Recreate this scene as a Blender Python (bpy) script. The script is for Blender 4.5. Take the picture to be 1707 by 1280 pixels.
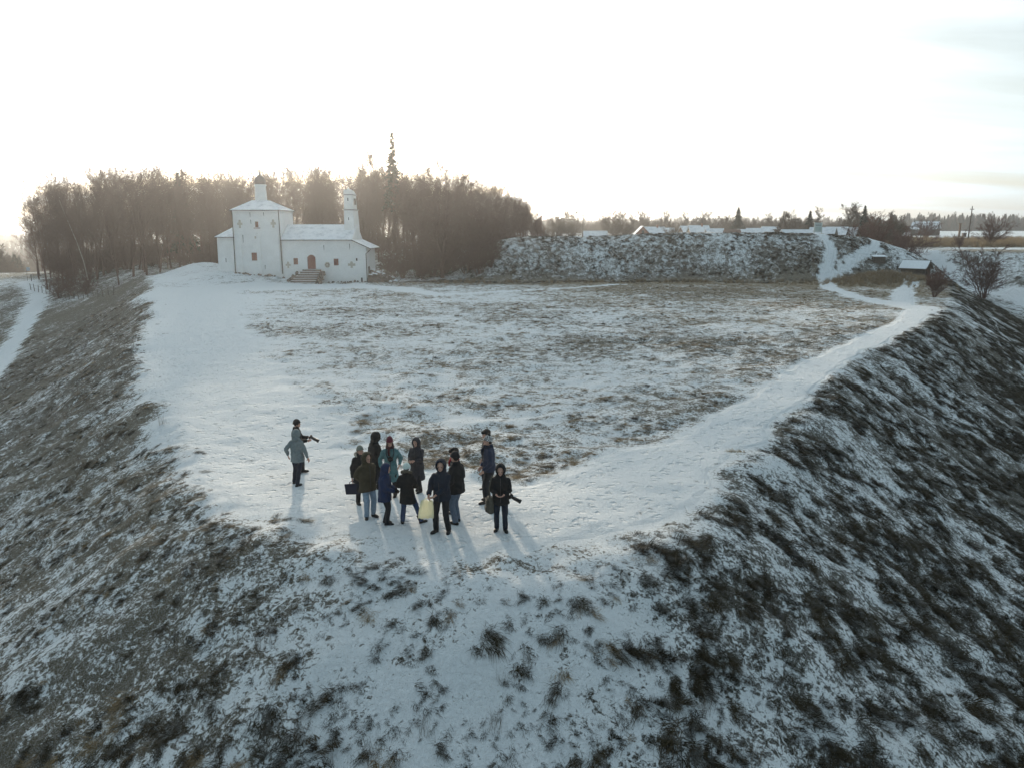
import bpy, bmesh, math, random
import numpy as np
from mathutils import Vector, Matrix, Euler

for _o in list(bpy.data.objects):
    bpy.data.objects.remove(_o, do_unlink=True)
scene = bpy.context.scene
C = scene.collection
R = math.radians

# ------------------------------------------------------------------ camera, sky, sun, exposure
SUN_AZ, SUN_EL = R(-14.0), R(8.5)           # azimuth from +Y (positive to +X)
cam_d = bpy.data.cameras.new("camera"); cam = bpy.data.objects.new("camera", cam_d); C.objects.link(cam)
cam.location = (0, 0, 7.0); cam.rotation_euler = (R(90 - 11.3), 0, 0)
cam_d.sensor_fit = 'HORIZONTAL'; cam_d.sensor_width = 36; cam_d.lens = 36 * 1299 / 1707
cam_d.clip_start = 0.1; cam_d.clip_end = 20000
scene.camera = cam

world = bpy.data.worlds.new("World"); scene.world = world; world.use_nodes = True
def build_world():
    nt = world.node_tree; nt.nodes.clear()
    def n(t, **k):
        q = nt.nodes.new(t)
        for a, b in k.items(): setattr(q, a, b)
        return q
    def l(a, b): nt.links.new(a, b)
    def math_(op, a, b=None, clamp=False):
        q = n('ShaderNodeMath', operation=op, use_clamp=clamp)
        for i, v in enumerate((a, b)):
            if v is None: continue
            if isinstance(v, (int, float)): q.inputs[i].default_value = v
            else: l(v, q.inputs[i])
        return q.outputs[0]
    out = n('ShaderNodeOutputWorld'); bg = n('ShaderNodeBackground'); l(bg.outputs[0], out.inputs[0])
    bg.inputs[1].default_value = 0.1
    sky = n('ShaderNodeTexSky', sky_type='NISHITA', sun_disc=False, sun_elevation=SUN_EL, sun_rotation=SUN_AZ,
            altitude=80, air_density=1.0, dust_density=1.4, ozone_density=1.0)
    tc = n('ShaderNodeTexCoord'); sep = n('ShaderNodeSeparateXYZ'); l(tc.outputs['Generated'], sep.inputs[0])
    # thin high veil cloud, projected on a flat layer overhead
    zz = math_('ADD', math_('MAXIMUM', sep.outputs[2], 0.0), 0.10)
    cx = math_('DIVIDE', sep.outputs[0], zz); cy = math_('DIVIDE', sep.outputs[1], zz)
    comb = n('ShaderNodeCombineXYZ'); l(cx, comb.inputs[0]); l(cy, comb.inputs[1])
    mp = n('ShaderNodeMapping'); mp.inputs['Rotation'].default_value = (0, 0, R(-62)); mp.inputs['Scale'].default_value = (0.42, 1.6, 1)
    l(comb.outputs[0], mp.inputs[0])
    no = n('ShaderNodeTexNoise'); no.inputs['Scale'].default_value = 0.9; no.inputs['Detail'].default_value = 7; no.inputs['Roughness'].default_value = 0.58
    no.inputs['Distortion'].default_value = 0.35
    l(mp.outputs[0], no.inputs['Vector'])
    veil = n('ShaderNodeMapRange'); veil.inputs[1].default_value = 0.30; veil.inputs[2].default_value = 0.62
    veil.inputs[3].default_value = 0.62; veil.inputs[4].default_value = 0.98; l(no.outputs[0], veil.inputs[0])
    # forward scattering of the veil round the sun
    sv = Vector((math.sin(SUN_AZ) * math.cos(SUN_EL), math.cos(SUN_AZ) * math.cos(SUN_EL), math.sin(SUN_EL)))
    dot = n('ShaderNodeVectorMath', operation='DOT_PRODUCT'); l(tc.outputs['Generated'], dot.inputs[0]); dot.inputs[1].default_value = sv
    d01 = math_('MULTIPLY', math_('ADD', dot.outputs['Value'], 1.0), 0.5, True)
    glow = math_('ADD', math_('MULTIPLY', math_('POWER', d01, 3.6), 7.0), math_('MULTIPLY', math_('POWER', d01, 26.0), 8.0))
    cl = n('ShaderNodeMapRange'); cl.inputs[1].default_value = 0.32; cl.inputs[2].default_value = 0.66; cl.inputs[3].default_value = 0.80; cl.inputs[4].default_value = 1.06; l(no.outputs[0], cl.inputs[0])
    lum = math_('MULTIPLY', math_('ADD', glow, 3.1), cl.outputs[0])
    warm = n('ShaderNodeMix', data_type='RGBA')
    l(math_('POWER', d01, 4.0), warm.inputs[0])
    warm.inputs[6].default_value = (0.69, 0.945, 1.09, 1); warm.inputs[7].default_value = (1.0, 0.975, 0.91, 1)
    cc = n('ShaderNodeVectorMath', operation='SCALE'); l(warm.outputs[2], cc.inputs[0]); l(lum, cc.inputs['Scale'])
    mix = n('ShaderNodeMix', data_type='RGBA'); l(veil.outputs[0], mix.inputs[0]); l(sky.outputs[0], mix.inputs[6]); l(cc.outputs[0], mix.inputs[7])
    l(mix.outputs[2], bg.inputs[0])
    return sv
SUN_VEC = build_world()

sun_d = bpy.data.lights.new("sun", 'SUN'); sun = bpy.data.objects.new("sun", sun_d); C.objects.link(sun)
sun_d.energy = 2.6; sun_d.angle = R(1.6); sun_d.color = (1.0, 0.86, 0.68)
sun.location = (0, 0, 60); sun.rotation_euler = SUN_VEC.to_track_quat('Z', 'Y').to_euler()

scene.view_settings.view_transform = 'Standard'; scene.view_settings.look = 'None'
scene.view_settings.exposure = 0.72; scene.view_settings.gamma = 1.0; scene.view_settings.use_curve_mapping = False
scene.render.engine = 'CYCLES'
scene.cycles.use_denoising = True
scene.cycles.max_bounces = 4; scene.cycles.diffuse_bounces = 3; scene.cycles.volume_bounces = 0; scene.cycles.use_adaptive_sampling = True; scene.cycles.adaptive_threshold = 0.025; scene.cycles.transparent_max_bounces = 8
scene.cycles.caustics_reflective = False; scene.cycles.caustics_refractive = False

# ------------------------------------------------------------------ terrain (heights in metres, plateau at z = 0)
def sstep(a, b, x):
    t = np.clip((np.asarray(x, float) - a) / (b - a), 0, 1)
    return t * t * (3 - 2 * t)

def _hash(ix, iy, s):
    n = (ix.astype(np.int64) * 374761393 + iy.astype(np.int64) * 668265263 + s * 974634777) & 0x7fffffff
    n = ((n ^ (n >> 13)) * 1274126177) & 0x7fffffff
    n = ((n ^ (n >> 16)) * 2246822519) & 0x7fffffff
    return (n ^ (n >> 15)) / float(0x7fffffff)

def vnoise(x, y, s=0):
    x = np.asarray(x, float); y = np.asarray(y, float)
    ix = np.floor(x); iy = np.floor(y)
    fx = x - ix; fy = y - iy
    fx = fx * fx * fx * (fx * (fx * 6 - 15) + 10); fy = fy * fy * fy * (fy * (fy * 6 - 15) + 10)
    a = _hash(ix, iy, s); b = _hash(ix + 1, iy, s); c = _hash(ix, iy + 1, s); d = _hash(ix + 1, iy + 1, s)
    return (a + (b - a) * fx) * (1 - fy) + (c + (d - c) * fx) * fy

def fbm(x, y, s=0, octv=4, rough=0.5):
    v = 0; a = 1; t = 0; ca, sa = 0.8, 0.6
    for k in range(octv):
        v = v + a * vnoise(x, y, s + k * 17); t += a
        x, y = (ca * x - sa * y) * 2.03 + 7.1, (sa * x + ca * y) * 2.03 + 3.7
        a *= rough
    return v / t

RIM = [(-1.2, 15.1), (1.2, 15.4), (3.7, 17.2), (5.0, 19.6), (5.9, 21.7), (8.1, 24.9), (11.35, 30.2), (18.4, 41.7), (23.6, 48.5),
       (38.3, 68.9), (47, 84), (55, 100), (59, 112), (62, 124), (68, 126), (75, 118), (100, 108), (160, 85), (400, 30), (9000, -900),
       (9000, 9500), (-300, 9500), (-70, 500), (-78, 260), (-80, 185), (-72, 150), (-56, 120), (-46, 100), (-39, 85), (-30, 66), (-24.4, 51.3),
       (-18.9, 39.8), (-13.2, 30.2), (-11.0, 26.5), (-9.0, 22.3), (-7.7, 19.6), (-6.3, 17.9), (-4.9, 16.8), (-3.2, 15.6)]

def poly_sdf(x, y, P):
    d = np.full(np.shape(x), 1e18); inside = np.zeros(np.shape(x), bool)
    n = len(P)
    for i in range(n):
        ax, ay = P[i]; bx, by = P[(i + 1) % n]
        ex, ey = bx - ax, by - ay
        wx, wy = x - ax, y - ay
        t = np.clip((wx * ex + wy * ey) / (ex * ex + ey * ey), 0, 1)
        dx, dy = wx - ex * t, wy - ey * t
        d = np.minimum(d, dx * dx + dy * dy)
        c = ((ay <= y) & (by > y)) | ((by <= y) & (ay > y))
        if by != ay:
            xi = ax + (y - ay) * ex / (by - ay)
            inside ^= c & (x < xi)
    d = np.sqrt(d)
    return np.where(inside, -d, d)

def line_dist(x, y, L):
    """distance to a polyline of (x, y, half width); returns distance divided by the local half width"""
    best = np.full(np.shape(x), 1e9)
    for (ax, ay, aw), (bx, by, bw) in zip(L[:-1], L[1:]):
        ex, ey = bx - ax, by - ay
        t = np.clip(((x - ax) * ex + (y - ay) * ey) / (ex * ex + ey * ey), 0, 1)
        d = np.hypot(x - ax - ex * t, y - ay - ey * t) / (aw + (bw - aw) * t)
        best = np.minimum(best, d)
    return best

def bump(x, y, cx, cy, rx, ry, h):
    return h * np.exp(-((x - cx) / rx) ** 2 - ((y - cy) / ry) ** 2)

def rampart_crest(x):
    return np.interp(x, [-14, -9, -5.5, -2.5, 0.5, 12.6, 25, 43, 50, 56, 61, 66], [0.0, 0.5, 2.6, 5.2, 5.8, 5.9, 6.35, 6.3, 5.7, 4.2, 1.6, 0.0])

def height0(x, y):
    """large forms only"""
    x = np.asarray(x, float); y = np.asarray(y, float)
    wob = (fbm(x / 9, y / 9, 5, 3) - .5) * np.clip((np.hypot(x, y) - 8) / 30, 0.25, 2.2)
    sd = poly_sdf(x, y, RIM) + wob
    # slope steepness and depth on the two flanks
    left = sstep(6, -6, x)
    tan_l = 0.62 - 0.38 * sstep(80, 140, y); tan_r = 0.72 - 0.22 * sstep(60, 120, y)
    tan = tan_r + (tan_l - tan_r) * left
    lim_l = 15 - 11 * sstep(85, 150, y) + 22 * sstep(190, 300, y) * sstep(-60, -110, x)
    lim_r = 15 - 8 * sstep(70, 125, y)
    lim = lim_r + (lim_l - lim_r) * left
    d = np.maximum(sd, 0)
    drop = lim * (1 - np.exp(-np.maximum(tan * (np.sqrt(d * d + 1.2 ** 2) - 1.2), 0) / lim * 1.15))
    # the plain behind the rampart
    plain = 3.6 * sstep(112, 134, y) * sstep(-75, 5, x) + 3.2 * sstep(62, 75, x) * sstep(70, 110, y)
    plain = np.minimum(plain, 3.6)
    ramp = rampart_crest(x)
    dy = y - (113.5 + 1.0 * np.sin(x / 9.0))
    prof = np.where(dy < 0, 1 - sstep(0, 9.5, -dy), 1 - sstep(0, 8.5, dy))
    top = np.maximum(ramp * prof, plain)
    z = top - drop
    z = z + bump(x, y, -37, 106, 9, 6.5, 1.45) * sstep(-24, -32, x) + bump(x, y, -44, 112, 5, 4, 1.9)
    z = z + bump(x, y, 48, 101, 5.5, 3.2, 1.3) + bump(x, y, 39, 106.5, 5, 2.2, 1.2)
    z = z - bump(x, y, -4, 25, 7, 5, 0.42)
    far = sstep(700, 2600, np.hypot(x, y))
    z = z + far * (fbm(x / 900, y / 900, 9, 3) - 0.35) * 26 * sstep(-200, -700, x)
    z = z + far * 3.0 * sstep(0, 500, x)
    return z

def relief(x, y, snow):
    """tussocks and hummocks: rough where grass stands, flat on trodden snow"""
    r = np.hypot(x, y)
    k = np.clip(1.15 - snow, 0.05, 1)
    a = (fbm(x / 0.95, y / 0.95, 31, 3) - .5) * 0.52 * k
    b = (fbm(x / 3.7, y / 3.7, 41, 3) - .5) * 0.5 * np.clip(k, .2, 1)
    return a * np.clip(60 / np.maximum(r, 1), 0.25, 1) + b

# trodden snow paths: (x, y, half width)
RIM_PATH = [(-37, 86, 4.5), (-32, 80, 4.2), (-27, 66, 3.4), (-20.5, 51, 3.2), (-15.0, 38, 3.0), (-9.8, 28, 3.0), (-5.2, 21, 3.1), (-1.0, 18.4, 2.6), (2.2, 19.6, 2.2), (4.3, 22.5, 1.8), (6.9, 25.6, 1.4),
            (10.1, 30.6, 1.1), (16.9, 41.3, 0.95), (23.2, 49.8, 0.95), (29.0, 57.5, 1.0), (34.9, 66.2, 1.25), (36.8, 69.5, 1.2)]
FAR_PATH = [(36.0, 69.5, 1.3), (35.4, 75, 1.0), (35.8, 82, .9), (37.8, 93, .95), (41, 103, .8), (43.8, 108.5, .6), (43.5, 113.5, .7)]
FORK_PATH = [(41, 103, .7), (46, 107.0, .45), (50.8, 110.2, .6), (51.6, 113.5, .75), (48, 115, .6)]
SPUR_PATH = [(36.6, 73, 1.0), (40.5, 81, 1.1), (46, 92, .9), (52, 101, .7)]
YARD_PATH = [(-38, 88, 4.5), (-30, 94, 5.0), (-22, 96, 4.5), (-14, 93, 2.2), (-8, 83, 1.0), (3, 90, 0.8), (14, 99, 0.6)]
ROAD = [(66, 150, 4), (64.5, 138, 3.0), (64.8, 126, 2.4), (66.5, 116, 2.2), (70, 106, 2.0), (74, 98, 1.8)]
VALLEY_PATH = [(-92, 152, 1.5), (-90, 145, 1.5), (-81, 133, 1.5), (-74, 122, 1.4), (-66, 105, 1.3), (-60.5, 93, 1.25), (-54, 80.5, 1.2), (-49, 70, 1.2)]
PATHS = [RIM_PATH, FAR_PATH, FORK_PATH, SPUR_PATH, YARD_PATH, ROAD, VALLEY_PATH]

def path_mask(x, y):
    m = np.zeros(np.shape(x))
    w = (fbm(x / 1.7, y / 1.7, 77, 3) - .5) * 0.7
    for L in PATHS:
        d = line_dist(x, y, L) + w
        m = np.maximum(m, sstep(1.3, 0.7, d))
    return m
# ------------------------------------------------------------------ materials
class NT:
    def __init__(s, name):
        s.m = bpy.data.materials.new(name); s.m.use_nodes = True; s.t = s.m.node_tree
        s.b = s.t.nodes['Principled BSDF']; s.out = s.t.nodes['Material Output']
        s.b.inputs['Specular IOR Level'].default_value = 0.25
    def n(s, t, **k):
        q = s.t.nodes.new(t)
        for a, b in k.items(): setattr(q, a, b)
        return q
    def l(s, a, b): s.t.links.new(a, b)
    def put(s, v, sock):
        if isinstance(v, (int, float)): sock.default_value = v
        elif isinstance(v, (tuple, list)): sock.default_value = tuple(v) if len(v) != 3 or sock.type != 'RGBA' else (*v, 1)
        else: s.l(v, sock)
    def math(s, op, a, b=0.0, clamp=False):
        q = s.n('ShaderNodeMath', operation=op, use_clamp=clamp); s.put(a, q.inputs[0]); s.put(b, q.inputs[1]); return q.outputs[0]
    def coord(s, kind='Object', scale=(1, 1, 1), rot=(0, 0, 0)):
        tc = s.n('ShaderNodeTexCoord'); mp = s.n('ShaderNodeMapping'); mp.inputs['Scale'].default_value = scale; mp.inputs['Rotation'].default_value = rot
        s.l(tc.outputs[kind], mp.inputs[0]); return mp.outputs[0]
    def pos(s):
        return s.n('ShaderNodeNewGeometry').outputs['Position']
    def noise(s, vec, scale, detail=4, rough=0.55, dist=0.0, col=False):
        q = s.n('ShaderNodeTexNoise'); q.inputs['Scale'].default_value = scale; q.inputs['Detail'].default_value = detail
        q.inputs['Roughness'].default_value = rough; q.inputs['Distortion'].default_value = dist
        if vec is not None: s.l(vec, q.inputs['Vector'])
        return q.outputs[1 if col else 0]
    def rng(s, v, a, b, c=0.0, d=1.0, smooth=False):
        q = s.n('ShaderNodeMapRange', interpolation_type='SMOOTHSTEP' if smooth else 'LINEAR'); s.put(v, q.inputs[0])
        for i, x in enumerate((a, b, c, d)): q.inputs[1 + i].default_value = x
        return q.outputs[0]
    def mix(s, f, a, b, blend='MIX'):
        q = s.n('ShaderNodeMix', data_type='RGBA', blend_type=blend); s.put(f, q.inputs[0])
        s.put(a, q.inputs[6]); s.put(b, q.inputs[7]); return q.outputs[2]
    def attr(s, name):
        return s.n('ShaderNodeAttribute', attribute_name=name).outputs['Fac']
    def bump(s, h, strength=0.3, dist=0.02):
        q = s.n('ShaderNodeBump'); q.inputs['Strength'].default_value = strength; q.inputs['Distance'].default_value = dist
        s.l(h, q.inputs['Height']); s.l(q.outputs[0], s.b.inputs['Normal']); return q
    def color(s, c): s.put(c, s.b.inputs['Base Color'])
    def rough(s, v): s.put(v, s.b.inputs['Roughness'])

MATS = {}
def simple(name, col, rough=0.8, var=0.25, scale=8.0, bump=0.0, metal=0.0, coords='Object', col2=None, spec=0.25):
    """a plain coloured surface with uneven tone and fine relief"""
    if name in MATS: return MATS[name]
    q = NT(name); v = q.coord(coords)
    a = q.noise(v, scale, 5, 0.6)
    dark = tuple(c * (1 - var) for c in col); lite = col2 or tuple(min(1, c * (1 + var)) for c in col)
    q.color(q.mix(q.rng(a, 0.3, 0.7), dark, lite)); q.rough(q.rng(a, 0.2, 0.8, max(0.05, rough - 0.12), min(1, rough + 0.1)))
    q.b.inputs['Metallic'].default_value = metal; q.b.inputs['Specular IOR Level'].default_value = spec
    if bump: q.bump(q.noise(v, scale * 4, 4, 0.6), bump, 0.02)
    MATS[name] = q.m
    return q.m

SNOW = (0.82, 0.85, 0.88)
def ground_material():
    q = NT('snowy_ground'); p = q.pos()
    s = q.attr('snow'); t = q.attr('tone')
    mp = q.n('ShaderNodeMapping'); mp.inputs['Scale'].default_value = (1, 1, 1); q.l(p, mp.inputs[0])
    n0 = q.noise(mp.outputs[0], 0.32, 4, 0.55)
    n1 = q.noise(mp.outputs[0], 1.5, 6, 0.62, 0.6)
    n2 = q.noise(mp.outputs[0], 10.0, 6, 0.68, 0.8)
    n3 = q.noise(mp.outputs[0], 42.0, 3, 0.6)
    # how much the coverage varies from spot to spot: little on trodden snow
    var = q.rng(s, 0.72, 0.98, 1.0, 0.46)
    a = q.math('MULTIPLY', q.math('SUBTRACT', n1, 0.5), 1.15)
    b = q.math('MULTIPLY', q.math('SUBTRACT', n2, 0.5), 1.7)
    c = q.math('MULTIPLY', q.math('SUBTRACT', n0, 0.5), 0.5)
    m = q.math('ADD', s, q.math('MULTIPLY', q.math('ADD', q.math('ADD', a, b), c), var))
    m = q.rng(m, 0.40, 0.66, 0, 1, True)
    dark = q.mix(q.rng(n2, 0.3, 0.7), (0.034, 0.030, 0.018), (0.085, 0.066, 0.038))
    tan = q.mix(q.rng(n2, 0.3, 0.7), (0.15, 0.115, 0.066), (0.30, 0.235, 0.140))
    grass = q.mix(t, dark, tan)
    frost = q.mix(q.rng(n3, 0.45, 0.75, 0.0, 0.45), grass, SNOW)
    snow = q.mix(q.rng(n3, 0.3, 0.75), (0.76, 0.79, 0.81), (0.88, 0.90, 0.91))
    specks = q.math('MULTIPLY', q.rng(n3, 0.54, 0.66), q.math('MULTIPLY', q.rng(n2, 0.44, 0.60), q.rng(s, 0.82, 0.95, 1.0, 0.45)))
    snow = q.mix(q.math('MULTIPLY', specks, 0.55), snow, (0.30, 0.27, 0.22))
    q.color(q.mix(m, frost, snow)); q.rough(q.rng(m, 0, 1, 0.95, 0.8)); q.b.inputs['Specular IOR Level'].default_value = 0.08
    vo = q.n('ShaderNodeTexVoronoi', feature='F1'); vo.inputs['Scale'].default_value = 3.1; vo.inputs['Randomness'].default_value = 1.0
    dv = q.n('ShaderNodeVectorMath', operation='ADD'); q.l(p, dv.inputs[0]); sc_ = q.n('ShaderNodeVectorMath', operation='SCALE'); q.l(q.noise(p, 2.0, 3, .6, 0, True), sc_.inputs[0]); sc_.inputs['Scale'].default_value = .6; q.l(sc_.outputs[0], dv.inputs[1]); q.l(dv.outputs[0], vo.inputs['Vector'])
    prints = q.math('MULTIPLY', q.rng(vo.outputs['Distance'], 0.05, 0.42, 0.0, 1.0, True), q.math('MULTIPLY', q.rng(s, 0.80, 0.90), 1.1))
    h = q.math('ADD', q.math('MULTIPLY', n2, 1.0), q.math('ADD', q.math('MULTIPLY', n3, 0.35), q.math('MULTIPLY', m, -0.15)))
    h = q.math('ADD', h, q.math('MULTIPLY', n1, 0.9)); h = q.math('ADD', h, prints); q.bump(h, 0.9, 0.11)
    return q.m

def blade_material(name, c1, c2, frost=0.15, trans=0.25):
    q = NT(name)
    oi = q.n('ShaderNodeObjectInfo'); geo = q.n('ShaderNodeNewGeometry')
    r = oi.outputs['Random']
    tip = q.attr('tip')
    rp = q.noise(q.pos(), 14.0, 1, 0.6)
    base = q.mix(q.math('ADD', q.math('MULTIPLY', r, 0.6), q.math('MULTIPLY', rp, 0.4)), c1, c2)
    up = q.n('ShaderNodeSeparateXYZ'); q.l(geo.outputs['Normal'], up.inputs[0])
    fr = q.math('MULTIPLY', q.rng(q.noise(q.pos(), 5.0, 1, 0.65), 0.48, 0.66), frost)
    col = q.mix(fr, base, SNOW)
    q.color(col); q.rough(0.85)
    if trans:
        tr = q.n('ShaderNodeBsdfTranslucent'); q.l(col, tr.inputs[0])
        ms = q.n('ShaderNodeMixShader'); ms.inputs[0].default_value = trans
        q.l(q.b.outputs[0], ms.inputs[1]); q.l(tr.outputs[0], ms.inputs[2]); q.l(ms.outputs[0], q.out.inputs[0])
    return q.m

def bark_material(name, c1, c2, frost=0.0):
    q = NT(name); oi = q.n('ShaderNodeObjectInfo')
    v = q.coord('Object', (1, 1, 0.25))
    a = q.noise(v, 7.0, 5, 0.65)
    base = q.mix(q.math('ADD', q.math('MULTIPLY', a, 0.7), q.math('MULTIPLY', oi.outputs['Random'], 0.3)), c1, c2)
    if frost:
        geo = q.n('ShaderNodeNewGeometry'); up = q.n('ShaderNodeSeparateXYZ'); q.l(geo.outputs['Normal'], up.inputs[0])
        base = q.mix(q.math('MULTIPLY', q.rng(up.outputs[2], 0.35, 0.9), frost), base, SNOW)
    q.color(base); q.rough(0.9); q.bump(a, 0.4, 0.03)
    return q.m

def roof_snow_material():
    q = NT('snow_dusted_metal'); v = q.coord('Object')
    a = q.noise(v, 1.2, 5, 0.6); b = q.noise(v, 16, 4, 0.6)
    m = q.rng(q.math('ADD', q.math('MULTIPLY', a, 0.7), q.math('MULTIPLY', b, 0.5)), 0.42, 0.62)
    q.color(q.mix(m, (0.50, 0.53, 0.57), (0.80, 0.82, 0.85))); q.rough(0.7)
    q.bump(b, 0.25, 0.02)
    return q.m

def whitewash_material():
    q = NT('whitewashed_masonry'); p = q.pos()
    a = q.noise(p, 0.7, 5, 0.6); b = q.noise(p, 5.0, 5, 0.65); c = q.noise(p, 22.0, 3, 0.6)
    base = q.mix(q.rng(q.math('ADD', q.math('MULTIPLY', a, 0.6), q.math('MULTIPLY', b, 0.4)), 0.35, 0.65), (0.73, 0.725, 0.715), (0.86, 0.855, 0.845))
    v2 = q.n('ShaderNodeMapping'); v2.inputs['Scale'].default_value = (2.2, 2.2, 0.18); q.l(p, v2.inputs[0])
    streak = q.rng(q.noise(v2.outputs[0], 1.6, 5, 0.7), 0.62, 0.80, 0, 0.22)
    q.color(q.mix(streak, base, (0.46, 0.44, 0.42))); q.rough(0.9)
    h = q.math('ADD', q.math('MULTIPLY', b, 1.0), q.math('MULTIPLY', c, 0.35)); q.bump(h, 0.5, 0.05)
    return q.m

def cloth(name, col, scale=30.0, bump=0.35, var=0.22, rough=0.85):
    return simple('cloth_' + name, col, rough, var, scale * 0.35, bump)

M_GROUND = ground_material()
M_GRASS_DARK = blade_material('olive_brown_grass', (0.016, 0.014, 0.007), (0.068, 0.050, 0.023), 0.10, 0.15)
M_GRASS_TAN = blade_material('tan_dry_grass', (0.15, 0.105, 0.055), (0.38, 0.275, 0.15), 0.25, 0.35)
M_STALK = blade_material('grey_dry_stalk', (0.07, 0.052, 0.036), (0.17, 0.13, 0.09), 0.25, 0.15)
M_BARK = bark_material('brown_bark', (0.085, 0.047, 0.040), (0.190, 0.112, 0.092))
M_BARK_FAR = bark_material('grey_brown_bark', (0.075, 0.058, 0.045), (0.15, 0.115, 0.085))
M_BIRCH = bark_material('pale_birch_bark', (0.16, 0.13, 0.11), (0.52, 0.48, 0.44))
M_NEEDLE = blade_material('spruce_needles', (0.012, 0.022, 0.012), (0.035, 0.050, 0.026), 0.12, 0.0)
M_ROOF = roof_snow_material()
M_WALL = whitewash_material()
M_IRON = simple('dark_iron', (0.055, 0.05, 0.05), 0.55, 0.3, 12)
M_REDWOOD = simple('red_brown_painted_wood', (0.21, 0.075, 0.06), 0.75, 0.3, 9, 0.3)
M_STONE = simple('brown_limestone', (0.20, 0.155, 0.13), 0.9, 0.4, 5, 0.5)
M_PALESTONE = simple('pale_ochre_stone', (0.50, 0.46, 0.40), 0.9, 0.18, 9, 0.4)
M_SNOWCAP = simple('snow_cap', SNOW, 0.7, 0.05, 5, 0.4)
M_WOOD = simple('weathered_grey_wood', (0.11, 0.09, 0.075), 0.9, 0.35, 6, 0.4)
M_TIMBER = simple('brown_timber', (0.16, 0.10, 0.065), 0.9, 0.35, 5, 0.4)
M_DARKGLASS = simple('dark_window_glass', (0.02, 0.022, 0.026), 0.15, 0.2, 3, spec=0.5)

# ------------------------------------------------------------------ mesh helpers
def tag(o, label=None, cat=None, group=None, kind=None):
    if label: o['label'] = label
    if cat: o['category'] = cat
    if group: o['group'] = group
    if kind: o['kind'] = kind
    return o
def empty(name, loc=(0, 0, 0), rz=0.0):
    o = bpy.data.objects.new(name, None); C.objects.link(o); o.location = loc; o.rotation_euler = (0, 0, rz); o.empty_display_size = 0.2
    return o
def link(name, me, mat=None, parent=None):
    if mat is not None and not me.materials: me.materials.append(mat)
    o = bpy.data.objects.new(name, me); C.objects.link(o)
    if parent is not None: o.parent = parent
    return o
def shade(me, smooth=True):
    me.polygons.foreach_set('use_smooth', [smooth] * len(me.polygons)); me.update()

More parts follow.
